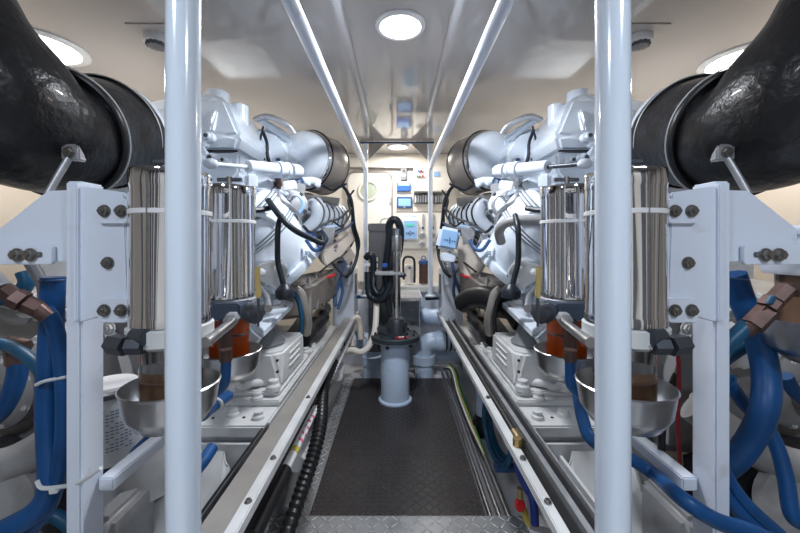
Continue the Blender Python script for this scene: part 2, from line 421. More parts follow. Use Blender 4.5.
# sockets on the back wall seen mirrored in the ceiling
for a, b, nm in ((315.5,319,'left'),(326.5,330.3,'middle'),(331.3,335,'right')):
    t = wthing('wall_socket', 'small %s switch plate mirrored in the ceiling above the left engine' % nm, 'switch', a, 183, 'switch plates')
    wbox('plate', a, b, 176, 183.5, .012, TUBW, t); wbox('rocker', a+1.2, b-1.2, 178.5, 181, .018, SHADEG, t, .001)
t = wthing('fuse_box', 'cream box with two small windows mirrored above the right air filter', 'box', 477, 192)
wbox('body', 459, 494, 168.5, 195, .05, DOORM, t, .008); wbox('window', 462, 471, 173, 179, .054, TUBW, t, .002); wbox('window', 479, 484.5, 173, 178, .054, SHADEG, t, .001); wbox('label_print', 463.5, 469.5, 182, 183.5, .051, SHADEG, t, 0)
t = wthing('junction_box', 'plain cream box mirrored in the ceiling over the right engine', 'box', 515, 192)
wbox('body', 506, 524, 172, 188, .06, DOORM, t, .02)
# canister and strainer below the panel
t = thing('filter_canister', 'small cream canister hung below the control panel with black hose loop', 'canister', (xx(408.5,3.6),3.6,.77))
MB().lathe([(.04,0),(.045,.01),(.045,.17),(.03,.19),(0,.19)], (xx(408.7,3.6),3.6,.775)).build('body', DOORM, t)
MB().tube([(xx(403.8,3.55),3.55,.82),(xx(403.2,3.55),3.55,.98),(xx(405,3.55),3.55,1.035),(xx(408.5,3.55),3.55,1.045),(xx(413,3.55),3.55,1.03),(xx(414.5,3.55),3.55,.98),(xx(414.4,3.55),3.55,.79)], .012, 10).build('hose_loop', CABLE, t)
MB().cyl((xx(409.5,3.55),3.545,.935), (xx(409.5,3.55),3.56,.935), .012).build('valve', NAVY, t)
t = thing('water_strainer', 'dark sided strainer jar with navy lid beside the right post', 'strainer', (xx(423,3.6),3.6,.77))
MB().lathe([(.045,0),(.045,.2)], (xx(423.5,3.6),3.6,.775)).build('body', BRONZE, t)
MB().lathe([(.05,0),(.05,.03),(.02,.05),(0,.05)], (xx(423.5,3.6),3.6,.97)).build('lid', NAVY, t)
MB().torus((xx(423.5,3.6),3.6,1.03), (0,1,0), .02, .005, 16).build('lid_handle', NAVY, t)
# ================================================================== AISLE MIDDLE
S = 1
def R(px, py, Y): return V(((px-CX)*Y/F, Y, H-(py-CY)*Y/F))
c = V((-.022,2.72,0))
t = thing('pump_pedestal', 'pale round pedestal with dark bolted flange standing on the mat', 'pedestal', c)
MB().lathe([(.125,0),(.125,.012),(.108,.02),(.108,.43),(.125,.445),(.165,.45),(.165,.462),(0,.462)], c, n=48).build('column', PVC, t)
f = MB().lathe([(.18,.462),(.184,.466),(.184,.492),(.178,.498),(.10,.5),(.10,.515),(0,.515)], c, n=48).build('flange', GASKET, t)
for k in range(10):
    a = 2*PI*k/10+.2; q = c+V((.15*math.cos(a),.15*math.sin(a),.498))
    MB().bolt(q, (0,0,1), .011, .014).build('bolt', DARKFIT, f)
MB().box(c+V((.05,-.12,.503)), (.09,.045,.006), (0,0,12), .001).build('warning_tag', RED, f)
MB().box(c+V((.05,-.12,.508)), (.05,.018,.003), (0,0,12), .0).build('tag_print', TUBW, f)
for a in (200, 245, 330):
    a = math.radians(a); q = c+V((.13*math.cos(a),.13*math.sin(a),.44)); MB().ball(q+V((0,0,-.01)), .014, (1,1,1.2), 10).build('hanging_bolt', GASKET, t)
t2 = thing('hydraulic_ram', 'tall polished tube with clamp rising from the dark flange', 'cylinder', c+V((0,0,.51)))
k = c+V((.012,-.02,0))
MB().lathe([(.062,.515),(.062,.60),(.054,.62),(.036,.62)], k, n=24).build('collar', DARKFIT, t2)
for j in range(6):
    a = 2*PI*j/6; MB().cyl(k+V((.066*math.cos(a),.066*math.sin(a),.515)), k+V((.066*math.cos(a),.066*math.sin(a),.59)), .009, n=8).build('stud', DARKFIT, t2)
MB().lathe([(.03,.6),(.03,1.29),(.026,1.295),(0,1.295)], k, n=32).build('tube', CHROME, t2)
MB().lathe([(.036,1.12),(.038,1.13),(.038,1.23),(.036,1.24)], k, n=28).build('sleeve', STEEL, t2)
MB().box(k+V((-.06,-.005,.96)), (.2,.05,.03), None, .006).build('clamp', ALU, t2)
MB().box(k+V((-.088,-.03,1.02)), (.04,.04,.03), None, .006).build('blue_connector', BLUEP, t2)
MB().ball(k+V((.045,-.01,.945)), .02, (1.4,1,1), 12).build('clamp_knob', DARKFIT, t2)
# small valve block on flange
t = thing('valve_block', 'small dark valve block on the left rim of the dark flange', 'valve', c+V((-.1,-.02,.5)))
MB().box(c+V((-.10,.02,.53)), (.09,.07,.05), None, .008).build('body', DARKFIT, t)
for dx in (-.13,-.1,-.07): MB().bolt(c+V((dx,.02,.555)), (0,0,1), .012).build('bolt', GASKET, t)
# control box behind
t = thing('pump_control_box', 'tall dark grey steel box standing behind the polished tube', 'control box', (-.13,2.98,.3))
b = MB(); b.span((-.245,2.98,.28), (-.045,3.15,1.33), .006); b.build('body', PANELG, t)
MB().span((-.152,2.972,.28), (-.14,2.981,1.27), .001).build('door_edge', SHADEG, t)
MB().span((-.250,2.965,1.275), (-.04,3.155,1.345), .008).build('lid', SHADEG, t)
for z, m in ((1.03,BEIGE),(.98,TUBW),(.93,TUBW)):
    MB().span((-.232,2.973,z), (-.165,2.981,z+.035), .001).build('notice', m, t)
MB().tube([(-.15,3.0,1.345),(-.13,2.99,1.38),(-.07,2.99,1.385),(-.045,3.0,1.36)], .006, 8).build('lifting_handle', TUBW, t)
# black hoses
h = MB(); h.tube([R(392,322,2.8),R(388,300,2.8),R(386,270,2.78),R(389,240,2.74),R(389,226,2.72),R(393,219.5,2.7),R(398,222,2.7),R(400.5,232,2.72),R(399,250,2.74),R(392,275,2.76),R(388,290,2.76),R(382,299,2.76),R(374,299,2.78),R(369,292,2.8),R(368,272,2.82)], .03, 14, 8, ribs=.08)
tag(h.build('corrugated_hose', CABLE), 'thick black corrugated hose arching over beside the polished tube', 'hose')
h = MB(); h.tube([R(366,258,2.86),R(369,255,2.84),R(373,258,2.84),R(373.5,275,2.84),R(374,288,2.8),R(379,294,2.78),R(385,288,2.78)], .026, 12, 8)
tag(h.build('black_hose', CABLE), 'black hose elbow clipped to the front left of the grey box', 'hose')
t = thing('hose_clip_bar', 'short white clip bar across the grey box holding black hoses', 'bracket', R(370,265,2.9))
MB().span(R(363.5,266,2.84), R(377,263,2.86), .003).build('bar', TUBW, t)
MB().tube([R(366,282,2.84),R(375,282,2.82)], .014, 8, 1).build('lower_clip', TUBW, t)
# pale hose loop left of pedestal
h = MB(); h.tube([R(346,352,2.7),R(352,350,2.68),R(362,352,2.66),R(370,344,2.68),R(375,330,2.72),R(376.5,305,2.8),R(376,292,2.85)], .024, 12, 8)
tag(h.build('cream_hose', DOORM), 'cream curved hose looping in front left of the pedestal', 'hose')
# PVC pipework both sides
def pvc(S_, lab):
    global S; S = S_
    t = thing('drain_pipe', lab, 'pipe', (.2,3.25,0), 'pale pvc drain pipes')
    MB().lathe([(.085,-.04),(.085,.10),(.10,.10),(.10,.17),(.075,.18)], (.235,3.25,0), n=32).build('riser', PVC, t)
    MB().tube([(.235,3.25,.15),(.235,3.25,.22),(.255,3.25,.27),(.31,3.25,.295),(.35,3.25,.298)], .08, 20, 6).build('elbow', PVC, t)
    MB().lathe([(.088,0),(.09,.01),(.09,.075),(.086,.08)], (.345,3.25,.298), (1,0,0), 28).build('socket', PVC, t)
    MB().cyl((.42,3.25,.298), (.6,3.25,.298), .075, n=24).build('branch', PVC, t)
    m = MB()
    for q in (.43,.47,.51): m.torus((q,3.25,.298), (1,0,0), .08, .009, 24)
    m.build('black_clamp', RUBBER, t)
pvc(1, 'pale pvc elbow pipe at the right of the pedestal'); pvc(-1, 'pale pvc elbow pipe at the left of the pedestal')
S = 1
t = thing('cross_pipe', 'upper pale pipe bend between the right beam and the steps', 'pipe', (.33,3.4,.6))
MB().tube([(.60,3.4,.43),(.45,3.4,.47),(.36,3.41,.485),(.29,3.45,.48),(.26,3.6,.47)], .07, 20).build('bend', PVC, t)
MB().lathe([(.08,0),(.08,.06)], (.42,3.4,.475), (1,0,-.25), 24).build('socket', PVC, t)
t = thing('cross_pipe', 'lower pale pipe running across behind the right elbow pipe', 'pipe', (.33,3.45,.2))
MB().tube([(.58,3.47,.12),(.2,3.47,.12)], .07, 20, 1).build('run', PVC, t)
MB().lathe([(.082,0),(.082,.06)], (.42,3.47,.12), (1,0,0), 24).build('socket', PVC, t)
t = thing('cross_pipe', 'pale pipe tee behind the cream hose on the left', 'pipe', (-.3,3.42,.5))
MB().tube([(-.24,3.42,-.02),(-.24,3.42,.66)], .06, 20, 1).build('run', PVC, t)
for z in (.2,.36,.52): MB().lathe([(.07,0),(.07,.05)], (-.24,3.42,z), (0,0,1), 24).build('socket', PVC, t)
MB().tube([(-.24,3.40,.66),(-.26,3.38,.7),(-.33,3.36,.71)], .045, 16).build('outlet', SHADEG, t)
h = MB().tube([(-.5,3.3,.64),(-.4,3.28,.685),(-.28,3.24,.70),(-.24,3.22,.70)], .016, 10)
tag(h.build('blue_hose', BLUE), 'thin blue hose crossing behind the left beam end', 'hose')
h = MB(); h.tube([R(352,347,3.0),R(351,335,3.05),R(353,322,3.1),R(357,318,3.1),R(360,325,3.1),R(361,340,3.05)], .028, 12)
tag(h.build('grey_hose', BEIGE), 'grey beige hose arch under the left beam end', 'hose')
h = MB(); h.tube([(.25,3.3,.67),(.4,3.3,.68),(.52,3.3,.69)], .016, 10)
tag(h.build('blue_hose', CABLE), 'dark hose along the landing front at the right', 'hose')

# things left of the mat
S = -1
h = MB(); h.tube([(.42,1.1,.05),(.415,1.25,.09),(.385,1.4,.2),(.355,1.5,.3),(.35,1.62,.37),(.375,1.78,.41),(.40,1.95,.42),(.41,2.3,.42)], .031, 14, 14, ribs=.16)
tag(h.build('corrugated_hose', RUBBER), 'black ribbed hose lying between the left beam and the tread strip', 'hose')
t = thing('boat_pole', 'white pole with pink print and black grips resting under the left beam', 'pole', (.44,1.7,.35))
a, b = R(240,540,.97), R(350,332,3.1); a.x, b.x = -a.x-.028, -b.x-.028
L_ = lambda u: a.lerp(b, u)
MB().cyl(L_(0), L_(.135), .027, .024).build('grip', RUBBER, t)
MB().cyl(L_(.13), L_(.50), .0165).build('shaft', TUBW, t)
MB().cyl(L_(.18), L_(.195), .0172).build('yellow_band', YELLOW, t)
MB().cyl(L_(.35), L_(.48), .022, .02).build('upper_grip', RUBBER, t)
MB().cyl(L_(.48), L_(1), .014).build('upper_shaft', TUBW, t)
m = MB()
dv = (b-a).normalized(); up = V((-.55,-.35,.75))
up = (up-dv*up.dot(dv)).normalized(); sd = dv.cross(up)
u = .215
for gl in ((1,1,1,1),(1,0,1,1),(1,1,0,1),(0,1,1,1),(1,1,1,0)):
    p = L_(u)+up*.0165
    for j, on in enumerate(gl):
        if on: m.box(p+sd*(-.008+.0053*j)+dv*(.004*(j % 2)), (.0042,.013,.002), (math.degrees(math.atan2(dv.z, dv.y)),0,math.degrees(-math.atan2(dv.x, dv.y))), 0)
    m.build('pink_letter', PINK, t); m = MB(); u += .022
for i, (px, py, Y, nm) in enumerate(((301,450,1.6,'nearer'),(339,371,2.6,'farther'))):
    q = R(px,py,Y); q.x = -q.x
    t = thing('clear_tube', 'short milky plastic cylinder left of the mat, the %s one' % nm, 'tube', q)
    dr = V((.06,.9,.0)).normalized()
    MB().cyl(q-dr*.1, q+dr*.1, .036, n=24).build('body', TUBW, t)
    m = MB(); [m.torus(q+dr*k, dr, .037, .003, 24) for k in (-.05,0,.05)]; m.build('rib', BED, t)
h = MB().tube([(.50,1.6,.0),(.52,1.9,.05),(.50,2.4,.06),(.50,3.0,.08)], .02, 10)
tag(h.build('white_hose', TUBW), 'thin white hose lying along the tread strip left of the mat', 'hose')
h = MB().tube([(.49,2.0,.03),(.475,2.1,.13),(.49,2.25,.1)], .008, 8)
tag(h.build('blue_line', BLUE), 'thin blue line looped beside the ribbed hose', 'hose')
# things right of the mat
S = 1
t = thing('drain_cup', 'white pipe stub in a dark rubber foot on the right bilge', 'pipe', (.60,2.45,-.05))
MB().lathe([(.05,0),(.05,.3)], (.56,2.35,0), n=24).build('pipe', PVC, t)
MB().lathe([(.08,-.05),(.075,.03),(.06,.05),(.055,.07)], (.56,2.35,0), n=24).build('rubber_foot', RUBBER, t)
t = thing('blue_coil', 'coil of dark blue hose hanging under the right beam', 'hose', (.52,1.75,.1))
m = MB()
for k in range(3): m.torus((.47+.02*k,1.72+.03*k,.30), (1,.15,0), .15, .013, 32, 8, 0, 2*PI)
m.build('loops', TEAL, t)
MB().box((.49,1.66,.16), (.09,.05,.03), None, .004).build('tie', NAVY, t)
t = thing('drain_hose', 'dark blue hose with brass fitting hanging from the right beam', 'hose', (.40,1.4,.45))
MB().tube([R(517,452,1.15),R(519,470,1.15),R(526,487,1.13),R(533,500,1.1),R(535,525,1.08)], .013, 10).build('tube', mat('deep_blue_hose', (.01,.03,.2), .4), t)
MB().tube([R(517,438,1.15),R(517,453,1.15)], .014, 8, 1).build('brass_fitting', mat('brass', (.5,.36,.15), .35, .8), t)
t = thing('red_valve', 'small red tap on a brass stub right of the deck plate', 'valve', R(520,500,1.25))
MB().box(R(520,505,1.25), (.03,.03,.035), None, .006).build('handle', RED, t)
MB().cyl(R(520,498,1.25), R(520,488,1.25), .010).build('stem', mat('brass_stem', (.4,.3,.14), .35, .8), t)
MB().box(R(537,498,1.2), (.03,.02,.012), (0,30,0), .004).build('second_handle', RED, t)
t = thing('yellow_grip_tool', 'yellow and grey grip lying at the corner of the deck plate', 'tool', R(530,528,1.2))
MB().tube([R(524,510,1.3),R(527,520,1.25),R(534,528,1.2)], .012, 8).build('grip', YELLOW, t)
MB().tube([R(532,528,1.2),R(560,536,1.12)], .012, 8, 1).build('shaft', ALU, t)
for i, (off, mm, nm) in enumerate(((0,RUBBER,'black'),(.015,TUBW,'white'),(.03,YELLOW,'yellow'),(.045,GREEN,'green'))):
    h = MB().tube([(.40+off,3.15,.08+off),(.42+off,2.9,.16),(.44+off,2.75,.05),(.45+off,2.4,.012),(.47+off*.3,2.0,.01)], .0065, 8)
    tag(h.build('wire', mm), 'thin %s wire curling beside the steel rails' % nm, 'wire')
# ================================================================== BOTH SIDES
def beam():
    sd = side()
    t = thing('engine_girder', 'long %s beam running back along the %s edge of the walkway' % ('white lipped taupe metal' if S < 0 else 'white edged black channel', sd), 'rail', (.41,1.9,.45))
    y0, y1 = .35, 3.36
    MB().span((.445,y0,-.05), (.457,y1,.499), .0) if S < 0 else MB().span((.60,y0,-.05), (.612,y1,.40), .0).build('web', RUBBER if S < 0 else BILGE, t)
    if S < 0:
        MB().span((.392,y0,.515), (.458,y1,.54), .002).build('top_face', TAUPE, t)
        MB().span((.360,y0,.517), (.391,y1,.548), .003).build('lip', BED, t)
        MB().span((.375,y0,.50), (.456,y1,.514), .001).build('foam_strip', RUBBER, t)
    else:
        MB().span((.360,y0,.517), (.388,y1,.546), .003).build('lip', BED, t)
        MB().span((.389,y0,.49), (.43,y1,.518), .001).build('channel', RUBBER, t)
        MB().span((.431,y0,.50), (.447,y1,.54), .002).build('divider', ALU, t)
        MB().span((.448,y0,.49), (.478,y1,.52), .001).build('outer_channel', RUBBER, t)
        MB().span((.479,y0,.50), (.486,y1,.536), .001).build('outer_lip', ALU, t)
        MB().cyl((.405,1.25,.533), (.405,2.9,.533), .015, n=14).build('black_pipe', RUBBER, t)
        MB().cyl((.405,1.19,.533), (.405,1.25,.533), .018, n=12).build('pipe_nut', mat('brass_nut', (.35,.27,.16), .35, .8), t)
    for y in (.9,1.08,1.5): MB().bolt((.3745,y,.5475), (0,0,1), .007, .006).build('bolt', BOLT, t)
    # end pillar
    p = thing('beam_end_pillar', 'white box pillar with stepped cap at the far end of the %s beam' % sd, 'pillar', (.46,3.2,.4))
    MB().hull([(x,y,z) for x, z in ((.375,.52),(.375,.96),(.42,1.0),(.56,1.0),(.56,.40),(.46,.40)) for y in (3.08,3.38)], .008).build('body', WHITEG, p)
    MB().box((.475,3.07,.9), (.14,.012,.16), None, .003).build('front_plate', WHITEG, p)
    MB().hull([(x,y,z) for x, z in ((.39,1.0),(.40,1.08),(.42,1.1),(.53,1.1),(.55,1.08),(.55,1.0)) for y in (3.10,3.36)], .008).build('cap', WHITE, p)
    MB().box((.475,3.095,1.02), (.10,.012,.014), None, .002).build('slot', RUBBER, p)
    MB().box((.372,3.2,.82), (.008,.10,.18), None, .003).build('side_window', SHADEG, p)

def bed():
    sd = side()
    t = thing('engine_bed', 'white bolted engine bed plate outboard of the %s beam' % sd, 'engine bed', (.75,2,.1))
    MB().span((.50,1.36,.455), (1.5,3.0,.50), .006).build('base_plate', BED, t)
    MB().span((.50,1.37,.41), (1.5,3.0,.45), .004).build('lower_plate', ALU, t)
    MB().span((.50,1.52,.50), (1.0,2.35,.525), .006).build('middle_step', BED, t)
    MB().span((.515,1.56,.525), (.98,2.2,.548), .006).build('upper_step', BED, t)
    for q in ((.55,1.42,.50),(.66,1.44,.50),(.80,1.43,.50),(.60,1.535,.525),(.535,2.1,.548),(.54,2.28,.525)):
        MB().lathe([(.024,0),(.024,.012),(.018,.018),(.018,.03),(0,.032)], q, n=18).build('bolt_cap', BED, t)
    for q in ((.61,1.425,.501),(.73,1.42,.501)): MB().cyl(q, V(q)+V((0,0,.002)), .006).build('bolt_hole', RUBBER, t)
    # pit in front
    t = thing('bilge_locker', 'open steel lined locker in front of the %s engine bed' % sd, 'locker', (.62,1.1,.1))
    MB().span((.487,.35,.05), (.492,1.355,.515), .0).build('inner_wall', STEEL, t)
    MB().span((.493,.38,.49), (.512,1.35,.50), .001).build('foam_seal', RUBBER, t)
    MB().span((.49,1.345,.05), (1.0,1.36,.44), .0).build('end_wall', BED, t)
    MB().span((.487,.35,.05), (1.0,1.36,.12), .0).build('bottom', BED, t)
    MB().hull([(.62,1.32,.45),(.86,1.32,.45),(.56,1.1,.13),(.86,1.1,.13),(.86,1.32,.13),(.56,1.32,.13)], .02).build('sloped_plate', BED, t)
    MB().lathe([(.028,0),(.028,.03),(.02,.035),(0,.035)], (.53,.98,.16), (0,-.4,1), 18).build('plug', GREYW, t)
    MB().hull([(x,y,z) for x in (.80,.88) for y in (1.0,1.2) for z in (.12,.42)], .02).build('rib', GREYW, t)

def mount():
    t = thing('engine_mount', 'big white rubber-coned mount block under the %s engine arm' % side(), 'engine mount', (.66,1.78,.55))
    MB().hull([(.52,1.60,.548),(.84,1.60,.548),(.84,2.0,.548),(.52,2.0,.548),(.52,1.64,.70),(.56,1.60,.70),(.84,1.60,.70),(.84,2.0,.70),(.52,1.98,.70)], .012).build('block', BED, t)
    for k in range(3): MB().span((.514,1.72,.60+.03*k), (.521,1.90,.606+.03*k), .001).build('side_fin', BED, t)
    for z in (.62,.67): MB().cyl((.535,1.599,z), (.535,1.593,z), .006, n=10).build('screw', RUBBER, t)
    MB().lathe([(.095,0),(.098,.012),(.08,.03),(.06,.09),(.055,.14)], (.65,1.75,.70), n=36).build('rubber_cone', RUBG, t)
    MB().tube([(.60,1.62,.565),(.64,1.58,.575),(.68,1.57,.56),(.72,1.58,.575),(.76,1.61,.565)], .016, 10).build('front_rib', BED, t)
    for q in ((.545,1.575,.548),(.73,1.575,.548)): MB().lathe([(.03,0),(.03,.02),(.022,.03),(.022,.045),(0,.05)], q, n=20).build('foot_bolt', BED, t)

def engine():
    sd = side()
    t = thing('engine', 'large white marine diesel engine on the %s side of the walkway' % sd, 'engine', (1.0,2.2,.55))
    P = lambda name, m, mb: mb.build(name, m, t)
    # block and sump mass
    P('engine_block', WHITE, MB().hull([(x,y,z) for y in (1.7,3.15) for x, z in ((.98,.78),(.95,1.0),(.95,1.4),(.98,1.58),(1.5,1.58),(1.7,1.3),(1.7,.78))], .02))
    P('cylinder_bank', WHITE, MB().hull([(x,y,z) for y in (2.3,3.12) for x, z in ((.80,1.0),(.70,1.1),(.66,1.35),(.72,1.5),(1.0,1.5),(1.0,1.0))], .02))
    P('front_cover', WHITE, MB().hull([(x,y,z) for y in (1.64,2.05) for x, z in ((.66,1.36),(.66,1.49),(.75,1.5),(1.2,1.5),(1.2,1.0),(1.0,1.0),(.74,1.28))], .02))
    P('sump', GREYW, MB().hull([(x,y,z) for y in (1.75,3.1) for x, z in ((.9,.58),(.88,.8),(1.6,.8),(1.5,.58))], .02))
    # charge air housing on top
    hs = P('intake_housing', WHITE, MB().hull([(x,y,z) for x, z, y0, y1 in ((.72,1.60,1.60,2.15),(.70,1.67,1.60,2.1),(.80,1.86,1.66,2.0),(.88,1.90,1.7,1.98),(1.04,1.905,1.72,2.0),(1.18,1.86,1.7,2.0),(1.26,1.74,1.62,2.1),(1.28,1.6,1.6,2.15)) for y in (y0,y1)], .03, 4))
    MB().lathe([(.055,0),(.055,.07),(.05,.078),(0,.078)], (.90,1.80,1.865), n=32).build('filler_cap', WHITE, hs)
    MB().lathe([(.042,-.1),(.042,.05),(.036,.056),(0,.056)], (.80,1.82,1.83), n=28).build('side_cap', WHITE, hs)
    for x, z in ((.83,1.74),(1.03,1.76)):
        MB().hull([(x+a,1.62,z+b) for a, b in ((-.02,-.06),(.02,-.06),(-.016,.05),(.016,.05))]+[(x,1.59,z-.05),(x,1.66,z+.07)], .008).build('cast_rib', WHITE, hs)
    MB().span((.71,1.585,1.595), (1.27,1.60,1.602), .001).build('split_line', RUBBER, hs)
    P('housing_base', WHITE, MB().hull([(x,y,z) for x, z in ((.70,1.50),(.70,1.59),(1.28,1.59),(1.24,1.38),(.82,1.36)) for y in (1.585,2.1)], .012))
    for x in (.74,.86,.98,1.10,1.22): MB().bolt((x,1.585,1.56), (0,-1,0), .012).build('flange_bolt', WHITE, hs)
    # throttle linkage at front
    for x, z, r in ((.85,1.63,.03),(.815,1.648,.022),(.80,1.555,.024),(.745,1.545,.018)):
        l = P('linkage_boss', WHITE, MB().lathe([(r,0),(r,.03),(r*.6,.035),(r*.6,.05),(0,.052)], (x,1.575,z), (0,-1,0), 24))
        MB().bolt((x,1.523,z), (0,-1,0), r*.3).build('boss_bolt', DARKFIT, l)
    P('linkage_arm', WHITE, MB().hull([(.87,1.56,1.61),(.85,1.54,1.63),(.79,1.56,1.55),(.81,1.54,1.53),(.86,1.57,1.60),(.80,1.55,1.56),(.81,1.57,1.54)], .004))
    # second housing with bracket arm
    P('rear_housing', WHITE, MB().hull([(x,y,z) for x, z in ((.62,1.55),(.60,1.70),(.66,1.80),(.76,1.84),(.82,1.80),(.82,1.55)) for y in (2.0,2.3)], .02))
    P('lifting_arm', WHITE, MB().hull([(.585,2.0,1.765),(.60,2.0,1.80),(.61,2.05,1.735),(.76,1.95,1.89),(.79,1.95,1.87),(.77,2.02,1.86)], .01))
    P('arm_rod', ALU, MB().tube([(.78,1.96,1.86),(.70,1.94,1.87),(.60,1.96,1.83),(.57,1.98,1.79)], .016, 10))
    P('wiring_bundle', CABLE, MB().tube([(.74,1.97,1.80),(.71,1.95,1.73),(.70,1.93,1.66),(.68,1.92,1.60)], .009, 8).tube([(.73,1.95,1.82),(.74,1.93,1.72),(.71,1.91,1.63)], .006, 8))
    l = P('sensor_boss', WHITE, MB().lathe([(.03,0),(.03,.04),(.02,.05),(0,.05)], (.655,1.97,1.63), (-.3,-1,0), 24))
    MB().lathe([(.013,.05),(.013,.056),(0,.056)], (.655,1.97,1.63), (-.3,-1,0), 16).build('boss_centre', NAVY, l)
    # actuator tube
    a, b = Q(150,167,1.48), Q(111,170.5,1.66); dv = (b-a).normalized(); LL = (b-a).length
    P('actuator_tube', WHITE, MB().lathe([(.026,0),(.029,.01),(.029,LL)], a, dv, 28))
    l = P('actuator_flange', WHITE, MB().lathe([(.038,0),(.038,.02),(.033,.024),(.033,.04),(.038,.044),(.038,.06)], b-dv*.06, dv, 24))
    P('actuator_end', WHITE, MB().lathe([(.034,0),(.034,.04),(.028,.06),(.016,.07)], b+dv*.02, dv, 24))
    P('actuator_rod', DARKFIT if S > 0 else WHITE, MB().cyl(a-dv*.14, a, .009)); P('rod_end', WHITE, MB().ball(a-dv*.16, .022, (1.3,1,.9), 14))
    P('actuator_valve', WHITE, MB().box(a+dv*.02+V((0,-.01,-.06)), (.045,.045,.06), (0,0,-35), .008).ball(a+dv*.02+V((0,-.01,-.1)), .02))
    P('fine_pipe', WHITE, MB().tube([a+V((.0,-.02,-.10)),(.76,1.55,1.37),(.70,1.66,1.365),(.60,1.75,1.37),(.55,1.78,1.36)], .008, 8).tube([(.78,1.62,1.44),(.70,1.66,1.46),(.64,1.70,1.40),(.62,1.72,1.32)], .006, 8))
    P('lower_pipe', STEEL, MB().tube([(.73,1.62,1.25),(.64,1.68,1.26),(.56,1.74,1.27),(.53,1.76,1.24)], .012, 8))
    # air filter
    fc = V((.60,2.28,1.722)); ax = V((-.42,1,-.04)).normalized()
    f = P('air_filter', WHITE, MB().lathe([(.0,-.10),(.06,-.098),(.11,-.09),(.14,-.075),(.163,-.045),(.172,-.015),(.174,.02)], fc, ax, 48))
    MB().lathe([(.172,.015),(.186,.018),(.190,.03),(.184,.034)], fc, ax, 48).build('front_ring', CHROME, f)
    MB().lathe([(.186,.034),(.194,.05),(.194,.235),(.186,.25),(.10,.25)], fc, ax, 48).build('band', BAND, f)
    MB().torus(fc+ax*.045, ax, .193, .005, 48).build('clamp_ring', RUBBER, f)
    MB().torus(fc+ax*.24, ax, .192, .005, 48).build('rear_clamp_ring', RUBBER, f)
    MB().box(fc+V((-.02,-.098,.0)), (.026,.014,.05), (0,25,0), .006).build('emblem', LIGHTBLUE, f)
    MB().hull([fc+V(q) for q in ((.05,-.10,-.15),(.12,-.10,-.15),(.04,-.10,.14),(.10,-.08,.12),(.06,-.135,0),(.11,-.12,0),(.1,0,0))], .01).build('front_web', WHITE, f)
    P('inlet_duct', WHITE, MB().tube([fc+V((.10,.05,0)),fc+V((.2,.05,-.02)),fc+V((.33,.05,-.06))], .085, 20))
    # fittings under filter
    l = P('filter_fitting', WHITE, MB().tube([(.60,2.1,1.54),(.55,2.08,1.545),(.50,2.1,1.55),(.46,2.12,1.54)], .025, 12))
    MB().lathe([(.038,0),(.038,.03),(.028,.032),(.024,.02),(0,.02)], (.575,2.08,1.535), (0,-1,0), 24).build('dark_cap', NAVY, l)
    for q in ((.52,2.07,1.535),(.47,2.1,1.53),(.62,2.07,1.52),(.66,2.0,1.49)): MB().bolt(q, (-.3,-1,0), .014).build('fitting_nut', WHITE, l)
    P('filter_bracket', BEIGE, MB().hull([(.66,2.2,1.50),(.40,2.5,1.50),(.44,2.7,1.46),(.66,2.3,1.46),(.42,2.5,1.49),(.6,2.6,1.44)], .006))
    # pump with round face
    pc_ = V((.535,1.80,1.375)); pa = V((-.35,-1,.05)).normalized()
    p = P('water_pump', ALU if S < 0 else WHITE, MB().lathe([(.02,.06),(.045,.055),(.05,.03),(.075,.025),(.085,.0),(.085,-.06),(.06,-.14)], pc_, pa, 28))
    MB().torus(pc_+pa*.045, pa, .052, .012, 28).build('pump_ring', LIGHTBLUE if S < 0 else ALU, p)
    MB().box(pc_+V((.04,-.03,-.10)), (.10,.06,.07), (0,0,-20), .006).build('pump_foot', WHITE, p)
    for k in range(5):
        an = 2*PI*k/5+.4; x_, y_, _ = basis(pa); MB().bolt(pc_+(x_*math.cos(an)+y_*math.sin(an))*.07+pa*.02, pa, .01).build('pump_bolt', DARKFIT, p)
    P('pump_bracket', ALU, MB().hull([(.62,1.95,1.45),(.68,1.95,1.46),(.70,1.97,1.30),(.64,1.95,1.22),(.60,2.05,1.45)], .008))
    P('pipe_elbow', GREYW, MB().tube([(.78,1.60,1.24),(.68,1.65,1.245),(.60,1.70,1.245),(.555,1.74,1.22),(.55,1.76,1.17),(.56,1.78,1.13)], .022, 14)) if S > 0 else \
        P('pipe_elbow', WHITE, MB().tube([(.66,1.68,1.31),(.58,1.74,1.30),(.54,1.78,1.29),(.52,1.80,1.26),(.55,1.81,1.25)], .012, 12))
    # cylinder runners
    for k in range(6):
        y = 2.42+.115*k; x = .565-.014*k
        rn = P('cylinder_cover', WHITE, MB().tube([(x+.14,y,1.475),(x+.02,y-.01,1.47),(x-.03,y-.02,1.42),(x-.02,y-.01,1.34),(x+.06,y,1.26),(x+.16,y,1.20)], .050, 16))
        MB().tube([(x+.05,y-.056,1.515),(x-.03,y-.06,1.48),(x-.078,y-.05,1.41),(x-.065,y-.05,1.33),(x+.0,y-.05,1.25),(x+.07,y-.05,1.19)], .0055, 8).build('injection_line', CABLE if S > 0 else SHADEG, rn)
        MB().box((x-.068,y,1.44), (.02,.03,.03), None, .004).build('clip', LIGHTBLUE if k % 2 else TUBW, rn)
    P('fuel_rail', CABLE, MB().tube([(.50,2.28,1.17),(.47,2.45,1.24),(.43,2.7,1.30),(.39,3.0,1.34)], .012, 10))
    P('rail_pipe', LIGHTBLUE, MB().tube([(.53,2.3,1.26),(.46,2.6,1.30),(.41,2.95,1.30)], .02, 10))
    P('end_cover', WHITE, MB().hull([(x,y,z) for x in (.46,.75) for y in (3.05,3.2) for z in (1.25,1.50)]+[(.42,3.1,1.35)], .02))
